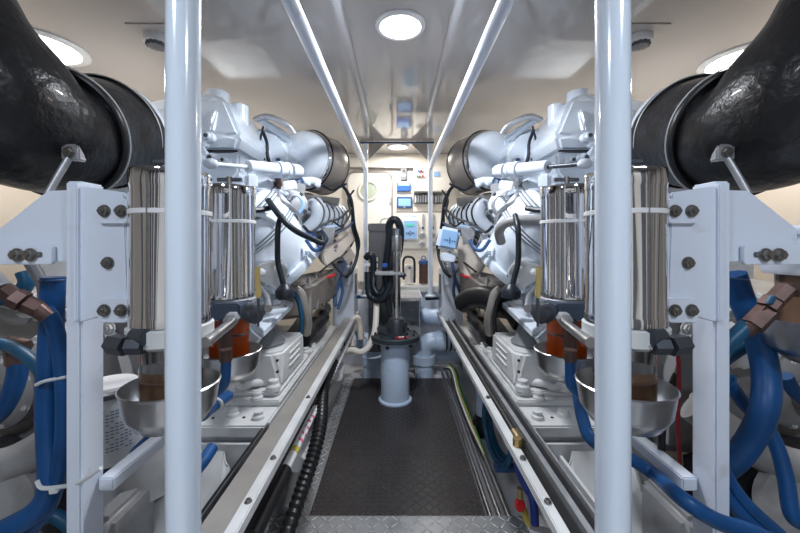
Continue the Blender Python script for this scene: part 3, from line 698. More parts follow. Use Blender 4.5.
    # heat shield
    sh = P('heat_shield', BEIGE, MB().hull(([Q(58,234,2.50),Q(84,243,2.45),Q(88,264,2.45),Q(76,286,2.45),Q(60,270,2.5),Q(64,234,2.7),Q(90,262,2.7),Q(78,280,2.7)] if S > 0 else [Q(77,244,2.5),Q(47,219,2.85),Q(42,239,2.85),Q(67,270,2.5),Q(75,264,2.5),Q(84,250,2.7),Q(56,222,3.1),Q(52,239,3.1),Q(78,262,2.7)]), .01))
    MB().tube([Q(78,272,2.3),Q(68,264,2.45),Q(50,250,2.8),Q(43,238,2.86)], .007, 8).build('edge_trim', RUBBER, sh)
    for k in range(4): MB().box(Q(62+1.5*(k%2),236+5*k,2.6), (.03,.03,.016), (0,30,0), .003).build('clip', mat('mauve_clip', (.32,.22,.28), .5), sh)
    # flywheel bell housing with grooves
    bc = Q(137,236,1.78); ba = V((-.50,.50,-.70)).normalized()
    prof = [(.16,-.22),(.21,-.2)]
    for k in range(3): prof += [(.222,-.175+.016*k),(.222,-.168+.016*k),(.212,-.166+.016*k),(.212,-.162+.016*k)]
    prof += [(.222,-.12),(.222,-.06)]
    for k in range(3): prof += [(.218,-.05+.014*k),(.218,-.044+.014*k),(.208,-.042+.014*k),(.208,-.038+.014*k)]
    prof += [(.206,.0),(.20,.04),(.17,.12),(.15,.19)]
    bh = P('bell_housing', WHITE, MB().lathe(prof, bc, ba, 56))
    MB().lathe([(.15,.18),(.172,.185),(.176,.20),(.172,.225),(.08,.23),(0,.23)], bc, ba, 40).build('end_flange', WHITE, bh)
    for q in (-.168,-.152,-.136,-.045,-.031,-.017): MB().torus(bc+ba*q, ba, .2215 if q < -.1 else .2175, .0026, 72, 6).build('groove_shade_line', SHADEG, bh)  # dark rings standing in for the shade inside the grooves
    x_, y_, _ = basis(ba)
    for k in range(8):
        an = 2*PI*k/8+.2; MB().bolt(bc+(x_*math.cos(an)+y_*math.sin(an))*.166+ba*.184, -ba, .010).build('flange_bolt', NAVY if k % 3 == 0 else WHITE, bh)
    for sg in (0, 1, 2, 3):
        an = 2*PI*sg/4+.5; q = bc+(x_*math.cos(an)+y_*math.sin(an))*.172+ba*.205
        MB().hull([q+x_*i*.03+y_*j*.03+ba*k for i in (-1,1) for j in (-1,1) for k in (-.04,.02)], .008).build('flange_ear', WHITE, bh)
    # starter cover
    sc_ = P('lower_cover', BED, MB().hull([Q(140,264,1.55),Q(117,258,1.55),Q(109,272,1.56),Q(113,284,1.56),Q(122,290,1.56),Q(130,284,1.55),Q(146,276,1.55),Q(130,262,1.75),Q(112,270,1.75),Q(128,285,1.75)], .012))
    for q in (Q(120,268,1.548),Q(117,281,1.553),Q(136,272,1.545)): MB().bolt(q, (-.2,-1,0), .012).build('cover_bolt', TUBW, sc_)
    # vertical dark hose with plug
    hz = P('cable', CABLE, MB().tube([Q(117,215,1.55),Q(120,228,1.5),Q(120.5,245,1.5),Q(120,262,1.5),Q(117,275,1.5),Q(114,287,1.5)], .012, 10))
    MB().lathe([(.02,-.03),(.038,-.028),(.04,.0),(.03,.015),(.016,.03)], Q(113,291,1.5), (0,0,1), 16).box(Q(113,294,1.5), (.07,.05,.04), (0,10,0), .01).build('plug', CABLE, hz)
    P('elbow_pipe', GREYW, MB().tube([Q(160,220,1.5),Q(142,220,1.52),Q(118,220.5,1.55),Q(106,224,1.58),Q(101,232,1.62),Q(103,242,1.66)], .022, 16)) if S > 0 else P('cable', CABLE, MB().tube([Q(130,200,1.55),Q(118,216,1.5),Q(105,229,1.5),Q(88,238,1.6),Q(76,243,1.7),Q(72,238,1.75),Q(76,232,1.8)], .013, 10))
    P('cable', CABLE, MB().tube([(.56,1.78,1.18),(.52,1.9,1.20),(.50,2.05,1.24),(.46,2.2,1.26)], .009, 8))
    P('cable', CABLE, MB().tube([(.40,2.62,1.60),(.37,2.66,1.55),(.345,2.72,1.42),(.345,2.75,1.30),(.325,2.8,1.21),(.315,2.8,1.10),(.35,2.75,.98),(.39,2.7,.93)], .013, 10))
    P('cable', CABLE, MB().tube([(.38,2.66,1.58),(.345,2.7,1.50),(.33,2.75,1.32),(.30,2.8,1.18),(.33,2.8,1.05)], .008, 8))
    P('cable', NAVY, MB().tube([(.345,2.73,1.34),(.38,2.6,1.29),(.46,2.45,1.24)], .009, 8))
    cn = P('connector_cluster', BLUEP if S < 0 else ALU, MB().box((.485,2.02,1.21), (.05,.05,.07), (0,20,0), .008).torus((.49,1.98,1.215), (-.2,-1,0), .03, .01, 20))
    MB().box((.455,1.99,1.16), (.05,.04,.05), (0,30,0), .008).ball((.49,1.97,1.12), .022).build('dark_connector', NAVY, cn)
    P('bracket_plate', ALU, MB().hull([(.47,2.15,1.285),(.38,2.2,1.285),(.40,2.22,1.17),(.45,2.15,1.19),(.44,2.25,1.28)], .004))
    # oil cooler low
    oc = P('oil_cooler', mat('dark_taupe', (.27,.24,.22), .5, nscale=8, namt=.3), MB().hull([(.56,2.1,.75),(.56,2.1,.93),(.50,2.2,.95),(.46,2.7,1.0),(.46,2.7,.78),(.80,2.1,.72),(.8,2.1,.95),(.7,2.8,.95),(.7,2.8,.75)], .02))
    for k in range(4): MB().hull([(.535-.012*k,2.16+.14*k,z) for z in (.76,1.0)]+[(.52-.012*k,2.17+.14*k,z) for z in (.77,.95)]+[(.56-.012*k,2.19+.14*k,z) for z in (.76,.96)], .003).build('cooler_rib', GREYW, oc)
    P('cooler_hose', TAUPE, MB().tube([(.57,2.0,.93),(.54,2.0,.90),(.525,2.02,.82),(.52,2.06,.74),(.54,2.12,.66)], .028, 14))
    P('cooler_hose', TEAL if S < 0 else RUBBER, MB().tube([(.66,1.98,.93),(.585,1.96,.93),(.545,1.97,.87),(.53,1.98,.77),(.54,2.0,.68)], .012, 12))
    P('bilge_duct', RUBBER, MB().tube([(.58,2.2,.60),(.55,2.45,.64),(.56,2.7,.66),(.62,2.95,.68)], .05, 12, 6, wob=.5))
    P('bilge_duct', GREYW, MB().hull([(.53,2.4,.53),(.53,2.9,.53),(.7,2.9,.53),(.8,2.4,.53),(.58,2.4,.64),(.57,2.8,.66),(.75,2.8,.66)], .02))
    P('harness', NAVY, MB().tube([(.41,2.75,1.05),(.43,2.72,.92),(.42,2.72,.82),(.44,2.65,.70)], .012, 8).tube([(.43,2.72,.92),(.47,2.7,.8),(.46,2.66,.72)], .014, 8))
    MBr = MB().tube([(.44,2.50,.965),(.47,2.46,.955),(.50,2.44,.95)], .009, 8); P('red_wire', RED, MBr)
    # small lines, clips and boxes crowding the engine front
    P('sensor_box', TUBW, MB().box(Q(108,186,1.85), (.07,.05,.05), (0,10,-15), .006))
    P('sensor_box', ALU, MB().box(Q(98,192,1.95), (.05,.05,.09), (0,-8,-15), .006))
    P('small_valve', BRONZE if S < 0 else ALU, MB().cyl(Q(120,178,1.7), Q(120,190,1.7), .014).hexn(Q(120,182,1.7), Q(120,186,1.7), .02))
    P('small_valve', ALU, MB().cyl(Q(112,196,1.72), Q(104,196,1.76), .015).hexn(Q(110,196,1.72), Q(107,196,1.74), .022))
    P('small_pipe', ALU, MB().tube([Q(120,190,1.68),Q(117,200,1.66),Q(108,206,1.7),Q(100,214,1.75),Q(98,224,1.78)], .009, 8))
    P('small_pipe', WHITE, MB().tube([Q(165,192,1.5),Q(148,189,1.55),Q(130,190,1.62),Q(115,192,1.7),Q(105,198,1.75)], .010, 8))
    P('small_pipe', WHITE, MB().tube([Q(165,214,1.45),Q(150,213,1.5),Q(135,215,1.55),Q(122,222,1.6)], .014, 10))
    P('cable', CABLE, MB().tube([Q(128,208,1.56),Q(140,210,1.52),Q(152,209,1.48)], .012, 8))
    P('cable', CABLE, MB().tube([Q(75,186,2.3),Q(66,190,2.35),Q(58,187,2.4),Q(52,184,2.45)], .008, 8))
    P('cable', CABLE, MB().tube([Q(95,226,1.8),Q(88,232,1.85),Q(80,228,2.0),Q(70,222,2.2),Q(58,218,2.4),Q(47,208,2.6)], .008, 8))
    P('cable', CABLE, MB().tube([Q(44,190,2.6),Q(50,200,2.6),Q(48,214,2.55),Q(56,226,2.5),Q(64,222,2.45)], .007, 8))
    P('cable', NAVY, MB().tube([Q(92,240,1.75),Q(84,250,1.75),Q(76,248,1.78),Q(72,240,1.8)], .009, 8))
    for k in range(5): P('pipe_clip', ALU, MB().box(Q(84-6*k,196+.8*k,2.3+.12*k), (.02,.03,.02), (0,15*k,0), .004))
    P('bore_cap', WHITE, MB().lathe([(.03,0),(.03,.02),(.02,.024),(0,.024)], (.70,1.63,1.43), (-.3,-1,0), 22))
    P('bore_cap', WHITE, MB().lathe([(.022,0),(.022,.02),(.014,.024),(0,.024)], (.80,1.635,1.40), (0,-1,0), 22))
    for q in ((.68,1.62,1.30),(.76,1.635,1.46),(.88,1.635,1.46),(.94,1.635,1.33),(.82,1.635,1.27)): P('cover_bolt', WHITE, MB().bolt(q, (0,-1,0), .010))
    P('stay_rod', DARKFIT, MB().tube([Q(66,262,2.5),Q(60,270,2.6),Q(52,276,2.8),Q(46,262,2.9)], .007, 8))
    P('loose_bracket', BEIGE, MB().hull([Q(58,252,2.7),Q(48,246,2.8),Q(42,256,2.9),Q(50,266,2.8),Q(58,252,2.9),Q(48,262,2.95)], .004))
    # mount arm
    ma = P('mount_arm', WHITE, MB().prism([(.497,1.33,.842),(.56,1.93,.842),(.62,2.0,.842),(.92,2.0,.842),(.92,1.60,.842),(.66,1.57,.842)], (0,0,.028), .003))
    MB().prism([(.505,1.345,.842),(.66,1.57,.842),(.66,1.57,.74),(.56,1.42,.78)], (.01,-.012,0), .001).build('arm_skirt', WHITE, ma)
    MB().hull([(.70,2.0,.86),(.95,2.0,.86),(.70,2.15,.86),(.95,2.15,.86),(.85,2.0,1.1),(.95,2.0,1.1),(.95,2.15,1.1)], .008).build('arm_gusset', WHITE, ma)
    MB().lathe([(.05,0),(.05,.012),(.036,.016),(.036,.04),(.022,.044),(.022,.075),(0,.078)], (.61,1.80,.871), n=6).build('mount_nut', ALU, ma)
    MB().lathe([(.056,0),(.056,.01),(.04,.012)], (.61,1.80,.870), n=28).build('washer', STEEL, ma)
    # turbo casing where the exhaust leaves
    P('turbo_casing', WHITE, MB().tube([(1.06,1.34,1.595),(1.06,1.5,1.50),(1.06,1.75,1.45),(1.2,1.95,1.42)], .165, 28))
    P('turbo_flange', WHITE, MB().lathe([(.185,0),(.185,.025)], (1.06,1.33,1.595), V((.1,.98,.2)), 40))
    P('coolant_pipe', WHITE, MB().tube([(.80,1.62,1.30),(.86,1.58,1.32),(.98,1.50,1.28),(1.1,1.45,1.15),(1.12,1.45,.95)], .035, 14))
    # front lower casings behind the hoses
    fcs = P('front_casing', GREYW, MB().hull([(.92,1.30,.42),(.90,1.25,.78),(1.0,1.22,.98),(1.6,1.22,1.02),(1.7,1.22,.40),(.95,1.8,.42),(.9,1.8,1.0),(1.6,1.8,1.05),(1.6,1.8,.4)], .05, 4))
    MB().lathe([(.12,0),(.12,.03),(.10,.045),(.05,.05),(.05,.08),(0,.085)], (1.32,1.215,.70), (0,-1,0), 32).build('round_cover', GREYW, fcs)
    for k in range(7):
        an = 2*PI*k/7; MB().bolt((1.32+.105*math.cos(an),1.185,.70+.105*math.sin(an)), (0,-1,0), .011).build('casing_bolt', BED, fcs)
    for q in ((.99,1.235,.90),(1.02,1.235,.66),(1.12,1.215,.55),(1.08,1.22,.93),(1.5,1.21,.6),(1.22,1.22,.95)): MB().bolt(q, (0,-1,.1), .016).build('casing_bolt', BED, fcs)
    P('front_pipe', GREYW, MB().tube([(.90,1.10,.70),(1.0,1.05,.62),(1.12,1.02,.56),(1.3,1.0,.55),(1.5,1.02,.58)], .05, 18))
    P('front_pipe', GREYW, MB().tube([(1.1,1.15,.42),(1.25,1.1,.40),(1.5,1.1,.42)], .06, 18))
    P('front_bracket', BED, MB().hull([(1.0,1.15,.86),(1.14,1.12,.90),(1.22,1.12,.84),(1.06,1.14,.78),(1.1,1.2,.95),(1.2,1.2,.8)], .012))
    P('front_valve', GREYW, MB().hull([(1.10,1.10,.98),(1.22,1.08,1.02),(1.3,1.1,.97),(1.15,1.12,.93),(1.2,1.2,1.0)], .012))
    P('alternator', GREYW, MB().lathe([(.02,-.08),(.07,-.07),(.12,-.04),(.12,.08),(.08,.1)], (1.12,1.02,.34), (-.3,1,.25), 28))
    P('belt_guard', RUBBER, MB().hull([(.95,1.2,.30),(1.3,1.2,.30),(1.2,1.2,.58),(.93,1.2,.50),(1.0,1.26,.3),(1.2,1.26,.5)], .02))
    P('gap_shade', RUBBER, MB().tube([Q(330,520,1.0),Q(355,500,1.05),Q(375,470,1.1),Q(400,455,1.15),Q(420,460,1.2)], .05, 12, 6, wob=.4))  # black lumpy tube standing in for dark gaps between the casings
    P('drum_cover', GREYW, MB().lathe([(.10,0),(.11,.01),(.10,.03),(.04,.045),(0,.05)], Q(395,505,1.0), (-.1,-1,.3), 32))
    for k in range(5): P('front_strut', BED, MB().tube([(.93+.12*k,1.18,1.02),(.99+.12*k,1.12,.98),(1.07+.12*k,1.12,.985),(1.12+.12*k,1.16,1.03)], .016, 8))

def bracket():
    sd = side()
    t = thing('filter_bracket', 'white bolted steel upright with gusset carrying the %s fuel filters' % sd, 'bracket', (.65,.75,.1))
    P = lambda name, m, mb: mb.build(name, m, t)
    P('upright', WHITEG, MB().prism([(.660,.75,-.04),(.694,.75,-.04),(.694,.75,1.325),(.66,.75,1.325)], (0,.06,0), .004))
    P('side_channel', WHITEG, MB().prism([(.556,.742,1.06),(.662,.742,1.03),(.662,.742,1.315),(.565,.742,1.30)], (0,.008,0), .002).span((.655,.734,1.035), (.664,.75,1.318), .002).span((.553,.742,1.04), (.561,.83,1.30), .002))
    for z, b in ((1.235,'upper'),(1.033,'lower')):
        lg = P('bolt_tab', WHITEG, MB().prism(rrz(.55,.612,z,z+.052,.008,.733), (0,.009,0), .002).span((.550,.735,z), (.556,.80,z+.052), .002))
        for x in (.597,.563): MB().bolt((x,.733,z+.026), (0,-1,0), .0095, .008).build('bolt', BOLT, lg)
    MB().bolt((.597,.742,1.155), (0,-1,0), .0095, .008).build('bolt', BOLT, t)
    MB().bolt((.553,.79,1.155), (-1,0,0), .008, .006).build('bolt', BOLT, t)
    P('gusset_plate', WHITEG, MB().prism([(.695,.775,1.31),(.755,.775,1.308),(.86,.775,1.225),(.86,.775,1.155),(.695,.775,1.155)], (0,.01,0), .001))
    sl = P('slotted_strap', WHITEG, MB().prism(rrz(.733,.90,1.150,1.192,.006,.762), (0,.010,0), .002))
    MB().span((.752,.758,1.166), (.775,.7635,1.177), .002).build('slot', SHADEG, sl)
    for x in (.775,.803): MB().bolt((x,.76,1.171), (0,-1,0), .0105, .009).build('bolt', BOLT, sl)
    br = P('diagonal_strut', WHITEG, MB().box((.642,1.045,.665), (.035,.51,.03), None, .003))
    MB().tube([(.619,.98,.66),(.619,.98,.684),(.661,.98,.684),(.661,.98,.647),(.619,.98,.647),(.619,.98,.66)], .004, 6, 1).box((.64,.975,.69), (.02,.02,.012), None, .002).build('zip_tie', TIE, br)

def rrz(x0, x1, z0, z1, r, y):
    return rrect(x0, x1, z0, z1, r, y, 4)

def fuel_filter(x, y, near, fuel, lab, dz=0, zt=1.34, zb=1.035):
    sd = side()
    t = thing('fuel_filter', lab, 'fuel filter', (x,y,.83), 'polished fuel filters')
    P = lambda name, m, mb: mb.build(name, m, t)
    sh = P('steel_shield', CHROME, MB().lathe([(.068,zt-.006),(.072,zt),(.0735,zt-.004),(.0735,zt-.03),(.072,zt-.036),(.072,zb+.02),(.0735,zb+.016),(.0735,zb)], (x,y,0), n=56))
    MB().lathe([(0,zt-.02),(.0695,zt-.02)], (x,y,0), n=40).build('top_plate', STEEL, sh)
    MB().lathe([(.0725,1.252),(.0745,1.253),(.0745,1.261),(.0725,1.262)], (x,y,0), n=48).build('strap', TUBW, sh)
    MB().span((x-.0025,y-.0745,zb+.01), (x+.0025,y-.070,zt-.01), .001).build('seam', STEEL, sh)
    hd = P('t_handle', DARKFIT, MB().cyl((x-.036,y,zt+.022), (x+.036,y,zt+.022), .006, n=12))
    MB().cyl((x,y,zt-.02), (x,y,zt+.03), .009, n=14).build('stem', CHROME, hd)
    P('head', BED if near else ALU, MB().lathe([(.07,1.034),(.078,1.03),(.078,1.0),(.066,.992)], (x,y,0), n=40))
    gb = .878 if near else .845; cz = -.02 if near else -.055
    P('glass_bowl', GLASS, MB().lathe([(.056,.992),(.056,gb+.012),(.05,gb),(0,gb)], (x,y,0), n=40))
    P('fuel', fuel, MB().lathe([(0,.945 if near else .972),(.0535,.945 if near else .972),(.0535,gb+.014),(.048,gb+.004),(0,gb+.004)], (x,y,0), n=40))
    P('bowl_ring', BRONZE if near else DARKFIT, MB().lathe([(.0562,.928),(.0575,.927),(.0575,.925),(.0562,.924)], (x,y,0), n=40))
    cup = P('drip_cup', STEEL, MB().lathe([(0,.838),(.03,.838),(.065,.852),(.083,.88),(.089,.922),(.092,.928),(.089,.930),(.080,.885),(.062,.858),(.028,.845),(0,.845)], (x,y,cz), n=48))
    if near:
        f = P('hex_fitting', DARKFIT, MB().hexn((x+.075,y-.06,1.006), (x+.035,y-.075,1.006), .019).hexn((x+.033,y-.075,1.006), (x+.004,y-.075,1.006), .016).cyl((x-.004,y-.072,1.02), (x+.03,y-.06,1.02), .018))
        P('hex_outlet', STEEL, MB().tube([(x+.006,y-.075,1.006),(x-.06,y-.02,1.004)], .009, 10, 1))
    else:
        P('head_block', mat('blue_grey_block', (.10,.13,.19), .35, .6), MB().span((x-.075,y-.105,.985), (x+.05,y+.02,1.03), .004))
        MB().cyl((x-.075,y-.05,1.0), (x-.115,y-.03,1.005), .024, .02, 16).build('side_fitting', DARKFIT, t)
        l = P('outlet_nut', BRONZE, MB().hexn((x-.03,y-.09,.99), (x-.03,y-.09,.965), .016).hexn((x-.03,y-.09,.955), (x-.03,y-.09,.905), .018).cyl((x-.03,y-.09,.97), (x-.03,y-.09,.95), .013))
    return t

def filters():
    sd = side()
    fuel_filter(.465, .74, True, BROWNF, 'nearest polished fuel filter with brown bowl beside the %s white pole' % sd)
    fuel_filter(.505, 1.08, False, AMBER, 'second polished fuel filter with orange bowl on the %s side' % sd, zt=1.362)
    p = thing('crossover_pipe', 'short steel pipe joining the two %s fuel filter heads' % sd, 'pipe', (.42,.85,.98))
    MB().tube([(.415,.905,1.005),(.40,.86,1.003),(.375,.70,1.002)], .011, 14, 1).build('tube', STEEL, p)
    MB().hexn((.417,.912,1.006), (.413,.885,1.005), .017).build('nut', ALU, p)
    MB().tube([(.36,1.0,1.012),(.42,1.15,1.02),(.50,1.3,1.03)], .011, 12, 1).build('rear_tube', STEEL, p)
    w = thing('yellow_handled_valve', 'valve with upright yellow handle by the %s filter head' % sd, 'valve', (.40,.93,1.0))
    MB().hull([(.345,.90,1.055),(.359,.90,1.055),(.343,.90,1.132),(.348,.90,1.14),(.356,.90,1.14),(.360,.90,1.132),(.346,.912,1.06),(.358,.912,1.132)], .003).build('handle', WOOD, w)
    MB().cyl((.352,.907,1.06), (.352,.907,.985), .004, .003, 10).build('blade', DARKFIT, w)
    MB().lathe([(.024,0),(.026,.01),(.026,.03),(.016,.034)], (.395,.95,1.01), (-1,-.4,0), 20).build('body', DARKFIT, w)
    h = thing('fuel_hose', 'blue hose curving down from the %s orange filter fitting' % sd, 'hose', (.5,1.0,.7))
    MB().tube([(.445,.93,.91),(.447,.935,.87),(.46,.95,.82),(.50,.97,.785),(.56,.98,.75),(.60,.96,.735)] if S < 0 else [(.445,.93,.91),(.447,.935,.86),(.455,.94,.82),(.50,.95,.79),(.56,.93,.80)], .013, 14).build('tube', BLUE, h)
    MB().lathe([(.015,0),(.016,.005),(.016,.03)], (.445,.93,.89), n=14).build('crimp', BRONZE, h)

def exhaust():
    sd = side()
    t = thing('exhaust_pipe', 'huge black leather wrapped exhaust pipe curving up at the %s' % sd, 'exhaust pipe', (1.1,1.0,1.4))
    path = [(1.03,1.32,1.58),(1.02,1.2,1.55),(1.012,1.08,1.515),(1.005,.99,1.51),(1.01,.92,1.545),(1.045,.865,1.62),(1.10,.84,1.73),(1.19,.83,1.89),(1.25,.83,2.11)]
    MB().tube(path, .172, 56, 14, wob=.05).build('leather_wrap', LEATHER, t)
    a, b = V((1.055,1.31,1.59)), V((1.012,1.06,1.515))
    dv = (b-a).normalized(); L0 = (b-a).length
    m = MB(); P_ = [a.lerp(b, k/10) for k in range(11)]
    m.tube(P_, .184, 56, 1, wob=.04); cf = m.build('cuff', LEATHER, t)
    MB().torus(b, dv, .186, .009, 56).build('seam_bead', RUBBER, cf)
    MB().torus(b-dv*.008, dv, .197, .0022, 56, 6).build('seam_stitching', TIE, cf)
    MB().torus(a+dv*.03, dv, .189, .006, 56).build('rear_bead', RUBBER, cf)
    MB().torus(a+dv*.038, dv, .195, .002, 56, 6).build('rear_stitching', TIE, cf)
    for an in (60,95,120):
        x_, y_, _ = basis(dv); an = math.radians(an)
        MB().box(b-dv*.03+V((0,0,.19))+V((.03*math.cos(an)*3,0,-.012)), (.02,.03,.016), (0,0,20), .004).build('lacing_knob', RUBBER, cf)
    # clevis stay
    s_ = thing('pipe_stay', 'dull aluminium clevis rod bracing the %s black exhaust pipe' % sd, 'rod', (.88,.93,1.33))
    hx, hz, Y = .835, 1.425, .925
    MB().hull([(hx-.024,Y-.01,hz-.02),(hx+.024,Y-.01,hz-.02),(hx+.024,Y-.01,hz+.018),(hx-.024,Y-.01,hz+.018),(hx-.024,Y+.02,hz-.02),(hx+.024,Y+.02,hz+.018),(hx-.01,Y,hz+.026),(hx+.01,Y,hz+.026)], .004).build('clevis', ALU, s_)
    MB().tube([(hx+.004,Y-.005,hz-.01),(hx+.018,Y-.015,hz-.05),(hx+.034,Y-.03,hz-.105)], .0085, 12, 1).build('rod', ALU, s_)
    MB().bolt((hx,Y-.01,hz), (0,-1,0), .011).build('bolt', BOLT, s_)

def left_hoses():
    def hose(name, pts, r, m, lab, extra=None):
        t = thing(name, lab, 'hose', pts[len(pts)//2])
        MB().tube(pts, r, 16, 8).build('tube', m, t); return t
    q = lambda px, py, Y: V(((CX-px if S < 0 else px-CX)*Y/F, Y, H-(py-CY)*Y/F))
    if S < 0:
        t = hose('blue_hose', [q(53,277,.86),q(51,340,.86),q(48,400,.86),q(49,440,.86),q(50,487,.84),q(35,512,.82),q(5,530,.8),q(-20,540,.8)], .024, BLUE, 'thickest blue hose hanging straight down beside the left upright')
        MB().torus(q(53,280,.86), (0,0,1), .024, .003, 20).build('end_band', NAVY, t)
        tt = MB(); tt.tube([q(36,385,.83),q(45,381,.825),q(66,377,.83)], .004, 6).build('zip_tie', TIE, t)
        zt = MB(); zt.tube([q(37,481,.80),q(42,488,.795),q(60,487,.79),q(80,482,.75),q(101,468,.742)], .0045, 6); zt.box(q(54,490,.79), (.018,.01,.014), (0,10,0), .002); zt.build('zip_tie', TIE, t)
        t = hose('blue_hose', [q(45,310,.80),q(53,322,.82),q(60,350,.84),q(64,400,.84),q(62,450,.84),q(52,500,.84),q(35,525,.83),q(20,545,.83)], .016, BLUE, 'slimmer blue hose from brown elbow fitting at left')
        MB().hexn(q(2,288,.76), q(13,296,.77), .018).hexn(q(14,297,.77), q(24,302,.775), .022).hexn(q(25,303,.78), q(38,309,.79), .019).cyl(q(36,308,.79), q(48,317,.80), .017, .016).build('elbow_fitting', BRONZE, t)
        MB().cyl(q(-25,262,.78), q(4,290,.765), .018).build('feed_tube', ALU, t)
        hose('blue_hose', [q(-20,341,.95),q(5,345,.95),q(20,352,.93),q(38,367,.90),q(52,392,.88)], .015, TEAL, 'blue hose entering from the left edge and joining the bundle')
        t = hose('blue_hose', [q(18,362,1.0),q(17,375,1.0),q(12,392,1.0),q(2,410,1.0),q(-15,425,1.0)], .023, BLUE, 'blue hose under a brown tee fitting at the left edge')
        MB().hexn(q(15,345,1.0), q(17,364,1.0), .026).hexn(q(5,343,1.0), q(27,347,1.0), .02).build('tee_fitting', BRONZE, t)
        hose('blue_hose', [q(-10,300,1.05),q(8,298,1.05),q(20,292,1.05),q(27,282,1.05),q(24,272,1.05)], .02, TEAL, 'teal hose bend behind the brown elbow fitting at left')
        hose('grey_hose', [q(30,262,.95),q(38,275,.95),q(44,290,.95),q(46,330,.97)], .014, SHADEG, 'grey hose dropping behind the left gusset plate')
        t = hose('blue_hose', [q(165,425,1.0),q(150,440,1.0),q(130,458,1.05),q(110,472,1.1),q(95,480,1.12)], .018, BLUE, 'blue hose passing low behind the left white strut')
        t = hose('blue_hose', [q(202,415,1.12),q(214,405,1.2),q(228,396,1.3)], .02, BLUE, 'blue hose with white clamp just right of the left pole')
        MB().torus(q(214,405,1.2), (.2,1,.3), .024, .006, 20).build('clamp', TIE, t)
        hose('blue_hose', [q(196,470,1.1),q(204,460,1.15),q(212,448,1.2)], .02, BLUE, 'blue hose end in the open steel locker on the left')
        hose('blue_hose', [q(40,520,.95),q(55,516,.95),q(75,530,.95)], .016, TEAL, 'teal hose low behind the left upright')
        t = thing('oil_filter', 'white spin-on filter canister with blue print behind the left upright', 'oil filter', q(112,420,1.0))
        c = q(110,386,1.05)
        MB().lathe([(.078,-.20),(.083,-.19),(.083,-.03),(.078,-.012)], c, n=40).build('can', BED, t)
        MB().lathe([(.078,-.014),(.086,-.012),(.086,.0),(.078,.004),(0,.004)], c, n=40).build('lid', DARKFIT, t)
        MB().lathe([(.070,.004),(.066,.012),(0,.012)], c, n=36).build('lid_top', TUBW, t)
        mm = MB()
        for r in range(13):
            a0 = -2.25+.05*(r % 3); zz = -.045-.009*r
            for j in range(9):
                if (r*7+j*3) % 5 == 0: continue
                a = a0+.13*j; p = c+V((.0836*math.cos(-a),.0836*math.sin(a),zz)); p = c+V((.0838*math.sin(-1.25+.13*j),-.0838*math.cos(-1.25+.13*j),zz))
                mm.box(p, (.0075,.001,.0022), (0,0,math.degrees(-1.25+.13*j)), 0)
        mm.build('label_print', NAVY, t)
        t = thing('round_housing', 'large white rounded drum behind the oil filter on the left', 'housing', q(125,450,1.1))
        MB().lathe([(.13,-.25),(.14,-.1),(.13,-.02),(.1,0),(0,.01)], q(140,412,1.25), n=40).build('drum', BED, t)
    else:
        t = hose('blue_hose', [q(733,274,.90),q(742,300,.90),q(757,335,.88),q(766,375,.86),q(764,410,.84),q(750,440,.86),q(732,462,.87),q(705,480,.89)], .027, BLUE, 'thickest blue hose curving beside the right upright')
        MB().torus(q(734,279,.90), (.2,0,1), .028, .003, 20).build('end_band', NAVY, t)
        t = hose('blue_hose', [q(752,322,.80),q(740,332,.80),q(727,345,.80),q(717,362,.80),q(712,385,.82)], .016, TEAL, 'teal blue hose from brown elbow fitting at right')
        MB().hexn(q(800,291,.78), q(786,289,.78), .017).hexn(q(787,288,.78), q(775,300,.78), .018).hexn(q(774,300,.785), q(767,308,.785), .02).hexn(q(767,311,.79), q(752,326,.79), .021).cyl(q(756,322,.79), q(744,333,.80), .017, .015).build('elbow_fitting', BRONZE, t)
        MB().box(q(771,300,.765), (.012,.01,.02), (0,30,0), .002).build('green_patch', TEAL, t)
        hose('blue_hose', [q(717,365,.95),q(735,352,.95),q(752,342,.95),q(775,330,1.0)], .016, TEAL, 'grey blue hose rising to the right under the brown fitting')
        t = hose('blue_hose', [q(715,370,.92),q(728,382,.92),q(745,405,.92),q(765,425,.90),q(778,450,.88),q(786,480,.86),q(792,515,.84),q(805,525,.84)], .016, BLUE, 'long blue hose snaking down to the lower right corner')
        MB().torus(q(727,380,.92), (.6,0,-.7), .018, .003, 20).build('collar', TEAL, t)
        for k, (dx, lb) in enumerate(((0,'upper one of the lower pair of blue hoses at the right'),(-9,'under one of the lower pair of blue hoses at the right'))):
            hose('blue_hose', [q(722+dx,468+k*6,.80),q(735+dx,490+k*6,.79),q(752+dx,510+k*6,.78),q(780+dx,535+k*6,.77)], .014, BLUE, lb)
        hose('blue_hose', [q(625,455,.88),q(655,475,.85),q(680,497,.70),q(715,520,.68),q(745,530,.68),q(780,545,.68)], .015, BLUE, 'blue hose crossing in front of the foot of the right upright')
        hose('blue_hose', [q(785,376,.95),q(795,392,.95),q(812,405,.95)], .017, BLUE, 'short blue hose end at the right edge')
        hose('blue_hose', [q(578,395,1.15),q(583,420,1.1),q(592,440,1.05),q(625,458,.95)], .018, BLUE, 'blue hose behind the right white pole')
        t = thing('black_cable', 'black clamped cable hanging between right filter and upright', 'cable', q(665,400,.95))
        MB().tube([q(677,374,.9),q(672,385,.9),q(668,400,.9),q(664,415,.9),q(662,432,.9),q(661,460,.9)], .0085, 10).build('sheath', RUBBER, t)
        MB().cyl(q(664,413,.9), q(663,421,.9), .016).build('clamp', RUBBER, t)
        MB().bolt(q(670,416,.89), (0,-1,0), .009).build('clamp_bolt', ALU, t)
        h = MB().tube([q(677,338,.86),q(679,380,.87),q(678,420,.87),q(680,470,.87)], .0045, 8)
        tag(h.build('red_cable', mat('dark_red', (.3,.01,.02), .4)), 'thin dark red cable beside the right upright', 'cable')
